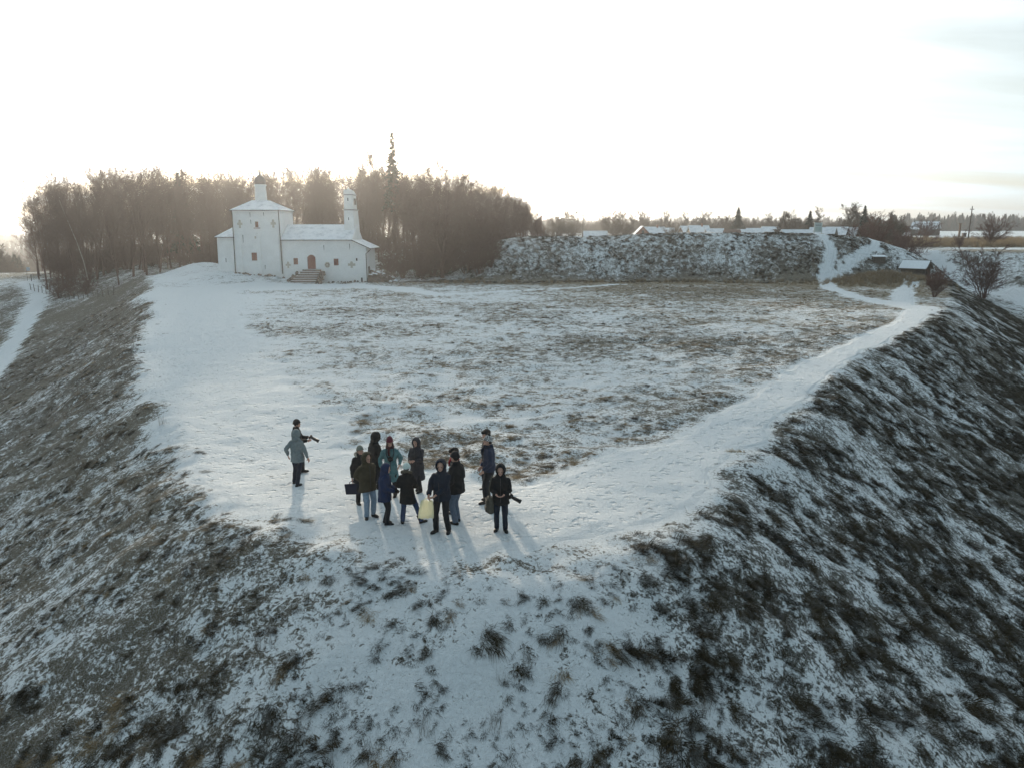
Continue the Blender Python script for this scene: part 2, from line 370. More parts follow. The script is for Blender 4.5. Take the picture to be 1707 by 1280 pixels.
class MB:
    """collects shapes into one mesh; coordinates are shifted by -origin when built"""
    def __init__(s, origin=(0, 0, 0)): s.v = []; s.f = []; s.o = Vector(origin)
    def add(s, vs, fs):
        b = len(s.v); s.v += [Vector(p) for p in vs]; s.f += [tuple(i + b for i in f) for f in fs]
    def box(s, x0, x1, y0, y1, z0, z1):
        s.add([(x0, y0, z0), (x1, y0, z0), (x1, y1, z0), (x0, y1, z0), (x0, y0, z1), (x1, y0, z1), (x1, y1, z1), (x0, y1, z1)],
              [(0, 3, 2, 1), (4, 5, 6, 7), (0, 1, 5, 4), (1, 2, 6, 5), (2, 3, 7, 6), (3, 0, 4, 7)])
    def hexa(s, p):   # 8 corners ordered like box
        s.add(p, [(0, 3, 2, 1), (4, 5, 6, 7), (0, 1, 5, 4), (1, 2, 6, 5), (2, 3, 7, 6), (3, 0, 4, 7)])
    def prism(s, pts, d):   # polygon points (3D) extruded by vector d
        n = len(pts); d = Vector(d); P = [Vector(p) for p in pts]
        s.add(P + [p + d for p in P], [tuple(range(n))[::-1], tuple(range(n, 2 * n))] + [(i, (i + 1) % n, n + (i + 1) % n, n + i) for i in range(n)])
    def tube(s, pts, r, n=8, cap=True):
        P = [Vector(p) for p in pts]; rr = r if isinstance(r, (list, tuple)) else [r] * len(P)
        vs = []; fs = []
        for i, p in enumerate(P):
            t = (P[min(i + 1, len(P) - 1)] - P[max(i - 1, 0)]).normalized()
            a = t.orthogonal().normalized() if i == 0 else (a - t * a.dot(t)).normalized()
            b = t.cross(a)
            for k in range(n):
                w = 2 * math.pi * k / n; vs.append(p + (a * math.cos(w) + b * math.sin(w)) * rr[i])
        for i in range(len(P) - 1):
            for k in range(n): fs.append((i * n + k, i * n + (k + 1) % n, (i + 1) * n + (k + 1) % n, (i + 1) * n + k))
        if cap: fs += [tuple(range(n))[::-1], tuple(range((len(P) - 1) * n, len(P) * n))]
        s.add(vs, fs)
    def lathe(s, prof, c, n=20, a0=0.0, a1=2 * math.pi):   # profile (r, z) around a vertical axis at c
        full = abs(a1 - a0 - 2 * math.pi) < 1e-6; m = n if full else n + 1
        vs = []
        for r, z in prof:
            for k in range(m):
                w = a0 + (a1 - a0) * k / n; vs.append((c[0] + r * math.cos(w), c[1] + r * math.sin(w), c[2] + z))
        fs = []
        for i in range(len(prof) - 1):
            for k in range(n if full else n): fs.append((i * m + k, i * m + (k + 1) % m, (i + 1) * m + (k + 1) % m, (i + 1) * m + k))
        s.add(vs, fs)
    def ellipsoid(s, c, r, n=10, m=7, rot=None):
        vs = []; fs = []; M = rot or Matrix.Identity(3); c = Vector(c)
        for i in range(m + 1):
            th = math.pi * i / m
            for k in range(n):
                w = 2 * math.pi * k / n
                vs.append(c + M @ Vector((r[0] * math.sin(th) * math.cos(w), r[1] * math.sin(th) * math.sin(w), r[2] * math.cos(th))))
        for i in range(m):
            for k in range(n): fs.append((i * n + k, (i + 1) * n + k, (i + 1) * n + (k + 1) % n, i * n + (k + 1) % n))
        s.add(vs, fs)
    def mesh(s, name):
        me = bpy.data.meshes.new(name); me.from_pydata([tuple(p - s.o) for p in s.v], [], s.f); me.update(); return me
    def build(s, name, mat, parent=None, bevel=0.0, smooth=False):
        me = s.mesh(name)
        if bevel:
            bm = bmesh.new(); bm.from_mesh(me); bmesh.ops.remove_doubles(bm, verts=bm.verts, dist=1e-5)
            bmesh.ops.bevel(bm, geom=list(bm.edges), offset=bevel, segments=1, affect='EDGES'); bm.to_mesh(me); bm.free()
        if smooth:
            bm = bmesh.new(); bm.from_mesh(me); bmesh.ops.remove_doubles(bm, verts=bm.verts, dist=1e-5); bm.to_mesh(me); bm.free(); shade(me, True)
        return link(name, me, mat, parent)

def copy_tree(o, parent=None):
    c = o.copy(); C.objects.link(c); c.parent = parent
    for ch in list(o.children): copy_tree(ch, c)
    return c
# ------------------------------------------------------------------ the ground sheet, paths as pieces of the same sheet
def snow_cover(x, y, sd=None):
    """share of snow (0..1) and tone of the bare grass (0 dark olive, 1 straw)"""
    if sd is None: sd = poly_sdf(x, y, RIM)
    big = fbm(x / 6, y / 6, 61, 3) - .5
    huge = fbm(x / 22, y / 22, 67, 3) - .5
    # plateau meadow
    right = sstep(-12, 22, x - 0.15 * (y - 40))
    mead = 0.61 - 0.13 * right - 0.10 * sstep(55, 95, y) * sstep(-25, 5, x) + 0.35 * big + 0.18 * huge
    mead = mead + 0.22 * sstep(-8, -26, x + 0.30 * (y - 45))
    mtone = np.clip(0.38 + 0.55 * sstep(45, 95, y) * sstep(-15, 15, x) + 0.7 * huge, 0, 1)
    # flanks
    nose = np.exp(-((x + 0.4) / 3.9) ** 2) * sstep(22, 16, y)
    lf = sstep(3, -5, x)
    flank = (0.46 - 0.04 * lf) * (1 - nose) + 0.80 * nose + 0.40 * big
    far_r = sstep(58, 75, x) * sstep(80, 100, y)
    flank = flank + 0.06 * far_r - 0.10 * lf * sstep(26, 60, y)
    ftone = np.clip(0.08 + 0.20 * lf + 0.5 * huge, 0, 1)
    out = sstep(-0.6, 0.9, sd + big * 2.0)
    s = mead + (flank - mead) * out; t = mtone + (ftone - mtone) * out
    # rampart and plain
    rp = sstep(101, 106, y) * sstep(124, 118, y) * sstep(-14, -4, x) * sstep(64, 58, x)
    s = s + (0.47 + 0.25 * big - s) * rp; t = t * (1 - rp) + 0.10 * rp
    strip = sstep(95, 102, y) * sstep(108, 104, y) * sstep(-20, -8, x) * sstep(50, 40, x)
    s = s - 0.20 * strip; t = np.maximum(t, 0.55 * strip)
    pl = sstep(122, 132, y)
    reeds = sstep(136, 146, y) * sstep(235, 215, y) * sstep(60, 75, x)
    ps = 0.62 + 0.3 * huge; ps = ps * (1 - reeds) + 0.16 * reeds
    fld = sstep(235, 260, y) * sstep(60, 90, x); ps = ps * (1 - fld) + (0.80 + 0.3 * huge) * fld
    s = s + (ps - s) * pl; t = t + (0.75 - t) * pl
    wood = sstep(108, 118, y) * sstep(12, -4, x) * sstep(-95, -85, x) * sstep(260, 200, y)
    s = s + (0.42 + 0.3 * big - s) * wood; t = t * (1 - wood) + 0.15 * wood
    tm = bump(x, y, 47, 99, 6, 3.4, 1.0); s = s - 0.6 * tm; t = np.clip(t + tm, 0, 1)
    tl = sstep(-55, -62, x) * sstep(158, 163, y) * sstep(195, 188, y); s = s - 0.25 * tl; t = np.maximum(t, 0.85 * tl)
    pm = path_mask(x, y)
    s = s + (0.92 - s) * pm
    return np.clip(s, 0.02, 1.0), np.clip(t, 0, 1), pm

def axis(lo, hi, c, d0, flat, g1, r1, g2):
    def side(end):
        p = [0.0]
        while p[-1] < end:
            u = p[-1]; p.append(u + (d0 if u < flat else d0 + (u - flat) * g1 if u < r1 else d0 + (r1 - flat) * g1 + (u - r1) * g2))
        return p
    a = side(hi - c); b = side(c - lo)
    return np.array([c - q for q in b[::-1][:-1]] + [c + q for q in a])

def build_ground():
    xs = axis(-8500, 8500, 0, 0.21, 14, 0.0145, 150, 0.09)
    ys = axis(-45, 9000, 16, 0.21, 12, 0.0135, 150, 0.09)
    X, Y = np.meshgrid(xs, ys)
    sd = poly_sdf(X, Y, RIM)
    S, T, PM = snow_cover(X, Y, sd)
    Z = height0(X, Y) + relief(X, Y, S)
    nx, ny = len(xs), len(ys)
    co = np.stack([X, Y, Z], -1).reshape(-1, 3)
    idx = np.arange(nx * ny).reshape(ny, nx)
    quads = np.stack([idx[:-1, :-1], idx[:-1, 1:], idx[1:, 1:], idx[1:, :-1]], -1).reshape(-1, 4)
    gx = np.gradient(Z, xs, axis=1); gy = np.gradient(Z, ys, axis=0)
    nor = np.stack([-gx, -gy, np.ones_like(Z)], -1); nor /= np.linalg.norm(nor, axis=-1, keepdims=True); nor = nor.reshape(-1, 3)
    pmv = PM.reshape(-1); s = S.reshape(-1); t = T.reshape(-1)
    # which path does a face belong to
    fx = X.reshape(-1)[quads].mean(1); fy = Y.reshape(-1)[quads].mean(1)
    fp = pmv[quads].mean(1) > 0.5
    dl = np.stack([line_dist(fx, fy, L) for L in PATHS], 0)
    owner = np.where(fp, dl.argmin(0), -1)
    groups = {0: -1}
    def piece(name, sel, label, cat):
        q = quads[sel]; used, inv = np.unique(q, return_inverse=True)
        inv = inv.reshape(-1, 4)
        me = bpy.data.meshes.new(name)
        me.vertices.add(len(used)); me.vertices.foreach_set('co', co[used].ravel())
        me.loops.add(len(inv) * 4); me.loops.foreach_set('vertex_index', inv.ravel().astype(np.int32))
        me.polygons.add(len(inv)); me.polygons.foreach_set('loop_start', np.arange(0, len(inv) * 4, 4, dtype=np.int32))
        me.polygons.foreach_set('loop_total', np.full(len(inv), 4, dtype=np.int32))
        me.update(calc_edges=True); shade(me)
        for an, av in (('snow', s), ('tone', t)):
            a = me.attributes.new(an, 'FLOAT', 'POINT'); a.data.foreach_set('value', av[used].astype(np.float32))
        me.normals_split_custom_set_from_vertices(nor[used].tolist())
        o = link(name, me, M_GROUND); tag(o, label, cat, kind='structure'); return o
    piece('ground', owner == -1, 'snow-dusted grassy headland, its banks and the plain beyond', 'ground')
    piece('path', (owner >= 0) & (owner != 5) & (owner != 6), 'trodden snow path along the rim of the headland', 'path')
    piece('valley_path', owner == 6, 'pale snowy track curving through the valley below the bank', 'path')
    piece('road', owner == 5, 'snowy farm road dropping into the gully', 'road')
build_ground()

def ground_z(x, y):
    a = np.atleast_1d(np.asarray(x, float)); b = np.atleast_1d(np.asarray(y, float))
    s, t, p = snow_cover(a, b)
    return height0(a, b) + relief(a, b, s)
def gz(x, y): return float(ground_z(x, y)[0])

# ------------------------------------------------------------------ grass tussocks (far too many to count): instanced blade clumps
def tuft_mesh(name, rng, n, length, spread, width, lean, droop, mat, up=0.8, segs=3):
    """blades rising from a root patch and combed over towards +X"""
    V = []; F = []; tip = []
    for i in range(n):
        a = rng.uniform(0, 2 * np.pi); r = spread * math.sqrt(rng.uniform())
        p = np.array([r * math.cos(a) * (1.2 if lean > .3 else 1), r * math.sin(a), -0.04])
        az = rng.normal(0, .85) if lean > 0.3 else rng.uniform(-np.pi, np.pi)
        L = length * rng.uniform(0.55, 1.15); w = width * rng.uniform(0.7, 1.3)
        d = np.array([math.cos(az) * (0.25 + lean), math.sin(az) * (0.25 + lean) * 0.75, up * rng.uniform(0.7, 1.2)]); d /= np.linalg.norm(d)
        side = np.array([-math.sin(az), math.cos(az), rng.uniform(-.3, .3)])
        b = len(V)
        for k in range(segs + 1):
            u = k / segs
            ww = w * (1 - u * 0.92)
            V += [p - side * ww, p + side * ww]; tip += [u, u]
            d = d + np.array([0.10 * lean, 0, -droop * (0.5 + u)]) / segs * 2; d /= np.linalg.norm(d)
            p = p + d * L / segs
            if p[2] < 0.01: p[2] = 0.01 + 0.02 * rng.uniform()
        for k in range(segs): F.append((b + 2 * k, b + 2 * k + 1, b + 2 * k + 3, b + 2 * k + 2))
    me = bpy.data.meshes.new(name); me.from_pydata([tuple(v) for v in V], [], F); me.update(); shade(me)
    a = me.attributes.new('tip', 'FLOAT', 'POINT'); a.data.foreach_set('value', np.array(tip, np.float32))
    me.materials.append(mat)
    return me

def proto_collection(name, meshes):
    col = bpy.data.collections.new(name)
    for i, me in enumerate(meshes):
        o = bpy.data.objects.new('%s_%02d' % (name, i), me); col.objects.link(o)
    return col

def scatter(name, pts, rot, scale, idx, col, label, cat):
    me = bpy.data.meshes.new(name); me.from_pydata(pts.tolist(), [], [])
    a = me.attributes.new('rot', 'FLOAT_VECTOR', 'POINT'); a.data.foreach_set('vector', rot.astype(np.float32).ravel())
    a = me.attributes.new('size', 'FLOAT_VECTOR', 'POINT'); a.data.foreach_set('vector', scale.astype(np.float32).ravel())
    a = me.attributes.new('pick', 'INT', 'POINT'); a.data.foreach_set('value', idx.astype(np.int32))
    o = bpy.data.objects.new(name, me); C.objects.link(o); tag(o, label, cat, kind='stuff')
    ng = bpy.data.node_groups.new(name + '_nodes', 'GeometryNodeTree')
    ng.interface.new_socket('Geometry', in_out='INPUT', socket_type='NodeSocketGeometry'); ng.interface.new_socket('Geometry', in_out='OUTPUT', socket_type='NodeSocketGeometry')
    N = ng.nodes; gi = N.new('NodeGroupInput'); go = N.new('NodeGroupOutput')
    iop = N.new('GeometryNodeInstanceOnPoints'); ci = N.new('GeometryNodeCollectionInfo')
    ci.inputs['Collection'].default_value = col; ci.inputs['Separate Children'].default_value = True; ci.inputs['Reset Children'].default_value = True
    def na(nm, ty):
        q = N.new('GeometryNodeInputNamedAttribute'); q.data_type = ty; q.inputs['Name'].default_value = nm; return q.outputs['Attribute']
    e2r = N.new('FunctionNodeEulerToRotation'); ng.links.new(na('rot', 'FLOAT_VECTOR'), e2r.inputs[0])
    ng.links.new(gi.outputs[0], iop.inputs['Points']); ng.links.new(ci.outputs[0], iop.inputs['Instance'])
    iop.inputs['Pick Instance'].default_value = True
    ng.links.new(na('pick', 'INT'), iop.inputs['Instance Index']); ng.links.new(e2r.outputs[0], iop.inputs['Rotation']); ng.links.new(na('size', 'FLOAT_VECTOR'), iop.inputs['Scale'])
    ng.links.new(iop.outputs[0], go.inputs[0])
    md = o.modifiers.new('instances', 'NODES'); md.node_group = ng
    return o

def sow(rng, n, x0, x1, y0, y1, keep, size, jitter=0.35, ypow=1.0):
    """random points, thinned by keep(x, y, snow, tone, sd); yaw follows the fall of the ground"""
    x = rng.uniform(x0, x1, n); y = y0 + (y1 - y0) * rng.uniform(0, 1, n) ** ypow
    sd = poly_sdf(x, y, RIM); s, t, pm = snow_cover(x, y, sd)
    k = keep(x, y, s, t, sd, pm); m = rng.uniform(0, 1, n) < k
    x, y, s, t, sd = x[m], y[m], s[m], t[m], sd[m]
    z = ground_z(x, y); e = 0.8
    gx = (height0(x + e, y) - height0(x - e, y)) / (2 * e); gy = (height0(x, y + e) - height0(x, y - e)) / (2 * e)
    slope = np.hypot(gx, gy)
    yaw = np.arctan2(-gy, -gx) + rng.normal(0, 0.8, len(x)); flat = slope < 0.12
    yaw = np.where(flat, rng.uniform(-np.pi, np.pi, len(x)), yaw)
    # lay the clump on the slope: pitch about its own Y axis
    pitch = np.where(flat, rng.normal(0, .08, len(x)), np.arctan(slope) * 0.85)
    rot = np.stack([rng.normal(0, .08, len(x)), pitch, yaw], -1)
    sc = size(x, y, s, sd, rng) * (1 + jitter * rng.uniform(-1, 1, len(x)))
    sz = np.stack([sc * rng.uniform(.85, 1.3, len(x)), sc * rng.uniform(.85, 1.2, len(x)), sc * rng.uniform(.8, 1.2, len(x))], -1)
    return np.stack([x, y, z - 0.02], -1), rot, sz, t

def build_grass():
    rng = np.random.default_rng(11)
    droop = [tuft_mesh('drooping_tussock', rng, 170, 0.36, 0.20, 0.0062, 0.6, 0.72, M_GRASS_DARK, 0.95) for _ in range(4)]
    low = [tuft_mesh('low_tuft', rng, 70, 0.24, 0.14, 0.0070, 0.45, 0.55, M_GRASS_DARK, 0.7) for _ in range(3)]
    lowtan = [tuft_mesh('low_straw_tuft', rng, 70, 0.26, 0.14, 0.0070, 0.45, 0.55, M_GRASS_TAN, 0.75) for _ in range(3)]
    dtan = [tuft_mesh('drooping_straw', rng, 110, 0.44, 0.19, 0.0065, 0.7, 0.62, M_GRASS_TAN) for _ in range(2)]
    stalk = [tuft_mesh('stalk_clump', rng, 26, 0.78, 0.20, 0.0050, 0.10, 0.05, M_STALK, 1.4, 2) for _ in range(3)]
    straw = [tuft_mesh('reed_clump', rng, 60, 0.85, 0.25, 0.0070, 0.12, 0.14, M_GRASS_TAN, 1.4, 2) for _ in range(2)]
    cD = proto_collection('dark_tufts', droop + low)             # 0-3 droop, 4-6 low
    cT = proto_collection('straw_tufts', dtan + lowtan)          # 0-1 droop, 2-4 low
    cS = proto_collection('stalks', stalk); cR = proto_collection('reeds', straw)
    def clump(x, y, f, s): return fbm(x / f, y / f, s, 3)
    # steep bank under the rim path: thick dark drooping tussocks
    def keepR(x, y, s, t, sd, pm):
        c = sstep(0.47, 0.56, clump(x, y, 1.25, 101) + 0.09 * sstep(1, 9, sd) + 0.035)
        return sstep(-0.2, 0.5, sd) * c * sstep(1.0, 4.2, x + 0.0 * y) * (1 - pm)
    p, r, z, t = sow(rng, 72000, 1, 62, 7, 100, keepR, lambda x, y, s, sd, g: (0.75 + 0.5 * g.uniform(0, 1, len(x)) ** 2) * np.clip(0.85 + 0.2 * sstep(2, 10, sd), .5, 1.4))
    scatter('grass_tussocks', p, r, z, rng.integers(0, 5, len(p)), cD, 'dark drooping grass tussocks thick on the steep bank below the rim path', 'grass')
    # bank on the other side and the nose: thinner, frosted
    def keepL(x, y, s, t, sd, pm):
        c = sstep(0.44, 0.60, clump(x, y, 1.3, 111) + 0.10 * sstep(20, 10, y) * sstep(-2, -6, x))
        return sstep(-0.3, 0.4, sd) * (c * 0.75 + 0.05) * sstep(5.2, 2.5, x - 0.0) * (1 - pm) * (1 - 0.72 * np.exp(-((x + .5) / 2.6) ** 2))
    p, r, z, t = sow(rng, 100000, -60, 4.5, 7, 96, keepL, lambda x, y, s, sd, g: 0.46 + 0.40 * sstep(17, 11, y))
    pick = np.where(rng.uniform(0, 1, len(p)) < 0.75, rng.integers(0, 7, len(p)), -1)
    m = pick >= 0
    scatter('frosted_grass', p[m], r[m], z[m], pick[m], cD, 'frosted olive tufts on the bank facing the valley track and on the nose', 'grass')
    scatter('straw_grass', p[~m], r[~m], z[~m], rng.integers(0, 5, (~m).sum()), cT, 'pale straw tufts among the frosted grass of the valley bank', 'grass')
    # small tufts peppering the nose
    p, r, z, t = sow(rng, 7500, -7, 6, 8.5, 18, lambda x, y, s, t, sd, pm: sstep(-.8, .6, sd) * (.08 + .7 * sstep(.47, .6, clump(x, y, .8, 181))) * (1 - .2 * np.exp(-((x + .6) / 2.2) ** 2)) * (1 - .8 * pm), lambda x, y, s, sd, g: 0.40 + 0.25 * g.uniform(0, 1, len(x)) ** 3)
    scatter('nose_grass', p, r, z, rng.integers(4, 7, len(p)), cD, 'little dark tufts peppering the snowy nose below the group', 'grass')
    # dead weed stalks on that bank
    p, r, z, t = sow(rng, 5200, -50, 6, 9, 90, lambda x, y, s, t, sd, pm: sstep(0.3, 1.5, sd) * sstep(0.50, 0.62, clump(x, y, 3.0, 121)) * (1 - pm) * .9, lambda x, y, s, sd, g: 0.62 + 0 * x)
    r[:, 1] *= 0.3
    scatter('weed_stalks', p, r, z, rng.integers(0, 3, len(p)), cS, 'thin grey dead weed stalks on the frosted valley bank', 'weeds')
    # meadow on top
    def keepM(x, y, s, t, sd, pm):
        return sstep(0.2, -0.8, sd) * sstep(0.66, 0.40, s + 0.9 * (clump(x, y, 1.4, 131) - .5)) * (1 - pm) * sstep(112, 104, y)
    p, r, z, t = sow(rng, 120000, -34, 52, 18, 112, keepM, lambda x, y, s, sd, g: 0.50 + 0.14 * sstep(40, 20, y), ypow=1.35)
    m = rng.uniform(0, 1, len(p)) < 0.46 + 0.55 * t
    pd = rng.integers(3, 7, len(p))
    scatter('meadow_grass', p[~m], r[~m], z[~m], pd[~m], cD, 'olive grass tufts poking through snow on the headland meadow', 'grass')
    scatter('meadow_straw', p[m], r[m], z[m], rng.integers(1, 5, m.sum()), cT, 'tawny grass tufts on the far side of the headland meadow', 'grass')
    # loose tufts along the trodden rim and the nose
    def keepP(x, y, s, t, sd, pm):
        return sstep(3.0, 1.0, np.abs(sd)) * sstep(.52, .66, clump(x, y, .9, 171)) * .5 + sstep(0.8, .3, pm) * sstep(.05, .3, pm) * .4 + .012
    p, r, z, t = sow(rng, 26000, -40, 40, 9, 90, keepP, lambda x, y, s, sd, g: 0.42 + 0 * x, ypow=1.3)
    scatter('rim_grass', p, r, z, rng.integers(4, 7, len(p)), cD, 'small sparse tufts along the trodden rim of the headland', 'grass')
    # rampart face
    p, r, z, t = sow(rng, 11000, -14, 64, 102, 122, lambda x, y, s, t, sd, pm: sstep(0.58, 0.40, s + 0.5 * (clump(x, y, 1.6, 141) - .5)) * (1 - pm), lambda x, y, s, sd, g: 0.85 + 0 * x)
    scatter('rampart_grass', p, r, z, rng.integers(0, 7, len(p)), cD, 'dark grass tufts mottling the snowy earth rampart', 'grass')
    # reeds: straw mound by the path, strip at the rampart foot, field on the plain
    def keepS(x, y, s, t, sd, pm):
        return np.clip(bump(x, y, 47, 99.5, 5.0, 2.6, 1.3), 0, 1) + 0.25 * sstep(100, 102, y) * sstep(105.5, 103.5, y) * sstep(-12, -6, x) * sstep(40, 30, x) * sstep(.42, .6, clump(x, y, 2.2, 151))
    p, r, z, t = sow(rng, 14000, -14, 60, 93, 106, keepS, lambda x, y, s, sd, g: 0.62 + 0 * x)
    r[:, 1] *= 0.2
    scatter('straw_reeds', p, r, z, rng.integers(0, 2, len(p)), cR, 'tawny reeds on the low mound and along the rampart foot', 'reeds')
    p, r, z, t = sow(rng, 16000, 66, 260, 136, 235, lambda x, y, s, t, sd, pm: sstep(0.45, 0.25, s) * (1 - pm), lambda x, y, s, sd, g: 1.25 + 0 * x)
    r[:, 1] *= 0.2
    scatter('field_reeds', p, r, z, rng.integers(0, 2, len(p)), cR, 'tawny reed field on the plain around the tall utility pole', 'reeds')
    # far flank beyond the gully
    p, r, z, t = sow(rng, 20000, 62, 190, 60, 126, lambda x, y, s, t, sd, pm: sstep(-0.5, 1.0, sd) * sstep(.44, .6, clump(x, y, 1.9, 161)) * .7 * (1 - pm), lambda x, y, s, sd, g: 0.9 + 0 * x)
    scatter('gully_grass', p, r, z, rng.integers(0, 7, len(p)), cD, 'scattered dark tufts on the snowy slope across the gully', 'grass')
build_grass()
# ------------------------------------------------------------------ trees
def perp(d, rng):
    a = rng.normal(size=3); a -= d * a.dot(d); n = np.linalg.norm(a)
    return a / n if n > 1e-6 else np.array([1.0, 0, 0])

def grow(rng, p, d, L, r, level, spec, out):
    """adds (p0, p1, r0, r1, level) pieces; spec[level] = (segments, wander, uplift, children, from, length ratio, angle)"""
    n, wander, lift, kids, t0, ratio, ang = spec[level]
    pts = [p]; dirs = [d]; rad = [r]
    for i in range(n):
        d = d + rng.normal(size=3) * wander + np.array([0, 0, lift]); d /= np.linalg.norm(d)
        p = p + d * L / n; rn = max(r * (1 - 0.85 * (i + 1) / n), 0.006 if level else 0.02)
        out.append((pts[-1], p, rad[-1], rn, level)); pts.append(p); dirs.append(d); rad.append(rn)
    if level + 1 >= len(spec): return
    k = max(1, int(round(kids * rng.uniform(.8, 1.2))))
    for j in range(k):
        t = t0 + (1 - t0) * (j + rng.uniform()) / k; f = t * n; i = min(int(f), n - 1); u = f - i
        q = pts[i] * (1 - u) + pts[i + 1] * u; rr = rad[i] * (1 - u) + rad[i + 1] * u; dd = dirs[i + 1]
        a = ang * rng.uniform(.7, 1.3); e = perp(dd, rng)
        nd = dd * math.cos(a) + e * math.sin(a)
        grow(rng, q, nd / np.linalg.norm(nd), L * ratio * rng.uniform(.6, 1.2) * (1.15 - 0.55 * t), max(rr * 0.5, 0.006), level + 1, spec, out)

def segs_mesh(name, segs, sides, mat, rmin=0.0):
    P0 = np.array([s[0] for s in segs]); P1 = np.array([s[1] for s in segs])
    R0 = np.maximum(np.array([s[2] for s in segs]), rmin)[:, None]; R1 = np.maximum(np.array([s[3] for s in segs]), rmin)[:, None]
    D = P1 - P0; D /= np.maximum(np.linalg.norm(D, axis=1, keepdims=True), 1e-9)
    ref = np.where(np.abs(D[:, 2:3]) > 0.9, np.array([[1.0, 0, 0]]), np.array([[0, 0, 1.0]]))
    A = np.cross(D, ref); A /= np.linalg.norm(A, axis=1, keepdims=True); B = np.cross(D, A)
    V = []
    for P, Rr in ((P0, R0), (P1, R1)):
        for k in range(sides):
            w = 2 * math.pi * k / sides; V.append(P + (A * math.cos(w) + B * math.sin(w)) * Rr)
    V = np.stack(V, 1); m = len(segs); base = (np.arange(m) * 2 * sides)[:, None]
    F = []
    for k in range(sides):
        F.append(np.concatenate([base + k, base + (k + 1) % sides, base + sides + (k + 1) % sides, base + sides + k], 1))
    F = np.stack(F, 1).reshape(-1, 4); V = V.reshape(-1, 3)
    me = bpy.data.meshes.new(name)
    me.vertices.add(len(V)); me.vertices.foreach_set('co', V.ravel())
    me.loops.add(F.size); me.loops.foreach_set('vertex_index', F.ravel().astype(np.int32))
    me.polygons.add(len(F)); me.polygons.foreach_set('loop_start', np.arange(0, F.size, 4, dtype=np.int32)); me.polygons.foreach_set('loop_total', np.full(len(F), 4, dtype=np.int32))
    me.update(calc_edges=True); shade(me); me.materials.append(mat)
    return me

TREE_SPECS = {   # per level: segments, wander, uplift, children, from, length ratio, angle
    'forest': [(9, .07, .05, 20, .22, .46, .52), (6, .13, .10, 9, .12, .42, .55), (4, .2, .08, 8, .1, .46, .55), (2, .25, .06, 5, .1, .60, .5), (1, .2, .0, 0, 0, 0, 0)],
    'slim': [(9, .05, .05, 22, .20, .34, .48), (5, .12, .12, 8, .12, .45, .55), (4, .2, .08, 7, .1, .48, .55), (2, .25, .06, 5, .1, .6, .5), (1, .2, 0, 0, 0, 0, 0)],
    'spreading': [(7, .08, .04, 18, .14, .66, .80), (7, .16, .09, 10, .18, .44, .65), (4, .22, .05, 9, .1, .48, .6), (2, .25, .02, 6, .1, .6, .55), (1, .2, 0, 0, 0, 0, 0)],
    'birch': [(10, .04, .04, 22, .40, .28, .55), (5, .12, .02, 8, .1, .5, .55), (3, .2, -.06, 8, .1, .6, .5), (2, .15, -.2, 4, .1, .6, .4), (1, .1, -.2, 0, 0, 0, 0)],
}
def tree_meshes(seed, kind, H, r, bark=None, twig=0.0075):
    rng = np.random.default_rng(seed); out = []
    grow(rng, np.array([0, 0, -0.3]), np.array([0, 0, 1.0]), H, r, 0, TREE_SPECS[kind], out)
    b = bark or M_BARK
    tr = segs_mesh('trunk', [s for s in out if s[4] == 0], 7, b); cr = segs_mesh('crown', [s for s in out if s[4] >= 1], 3, b if kind != 'birch' else M_BARK, twig)
    zs = np.array([max(q[0][2], q[1][2]) for q in out]); return tr, cr, float(np.percentile(zs, 99.7))
def bush_meshes(seed, H, stems, spread, bark=None, twig=0.010):
    rng = np.random.default_rng(seed); out = []
    spec = [(5, .12, .05, 9, .15, .42, .6), (3, .2, .06, 6, .1, .5, .6), (2, .22, .03, 4, .1, .55, .5), (1, .2, 0, 0, 0, 0, 0)]
    for i in range(stems):
        a = rng.uniform(0, 2 * np.pi); t = rng.uniform(0.1, 1) * spread
        d = np.array([math.cos(a) * t, math.sin(a) * t, 1.0]); d /= np.linalg.norm(d)
        grow(rng, np.array([math.cos(a) * .15 * t, math.sin(a) * .15 * t, -0.15]), d, H * rng.uniform(.6, 1.05), 0.035, 0, spec, out)
    b = bark or M_BARK
    return segs_mesh('stem', [s for s in out if s[4] == 0], 4, b, .012), segs_mesh('crown', [s for s in out if s[4] >= 1], 3, b, twig), H

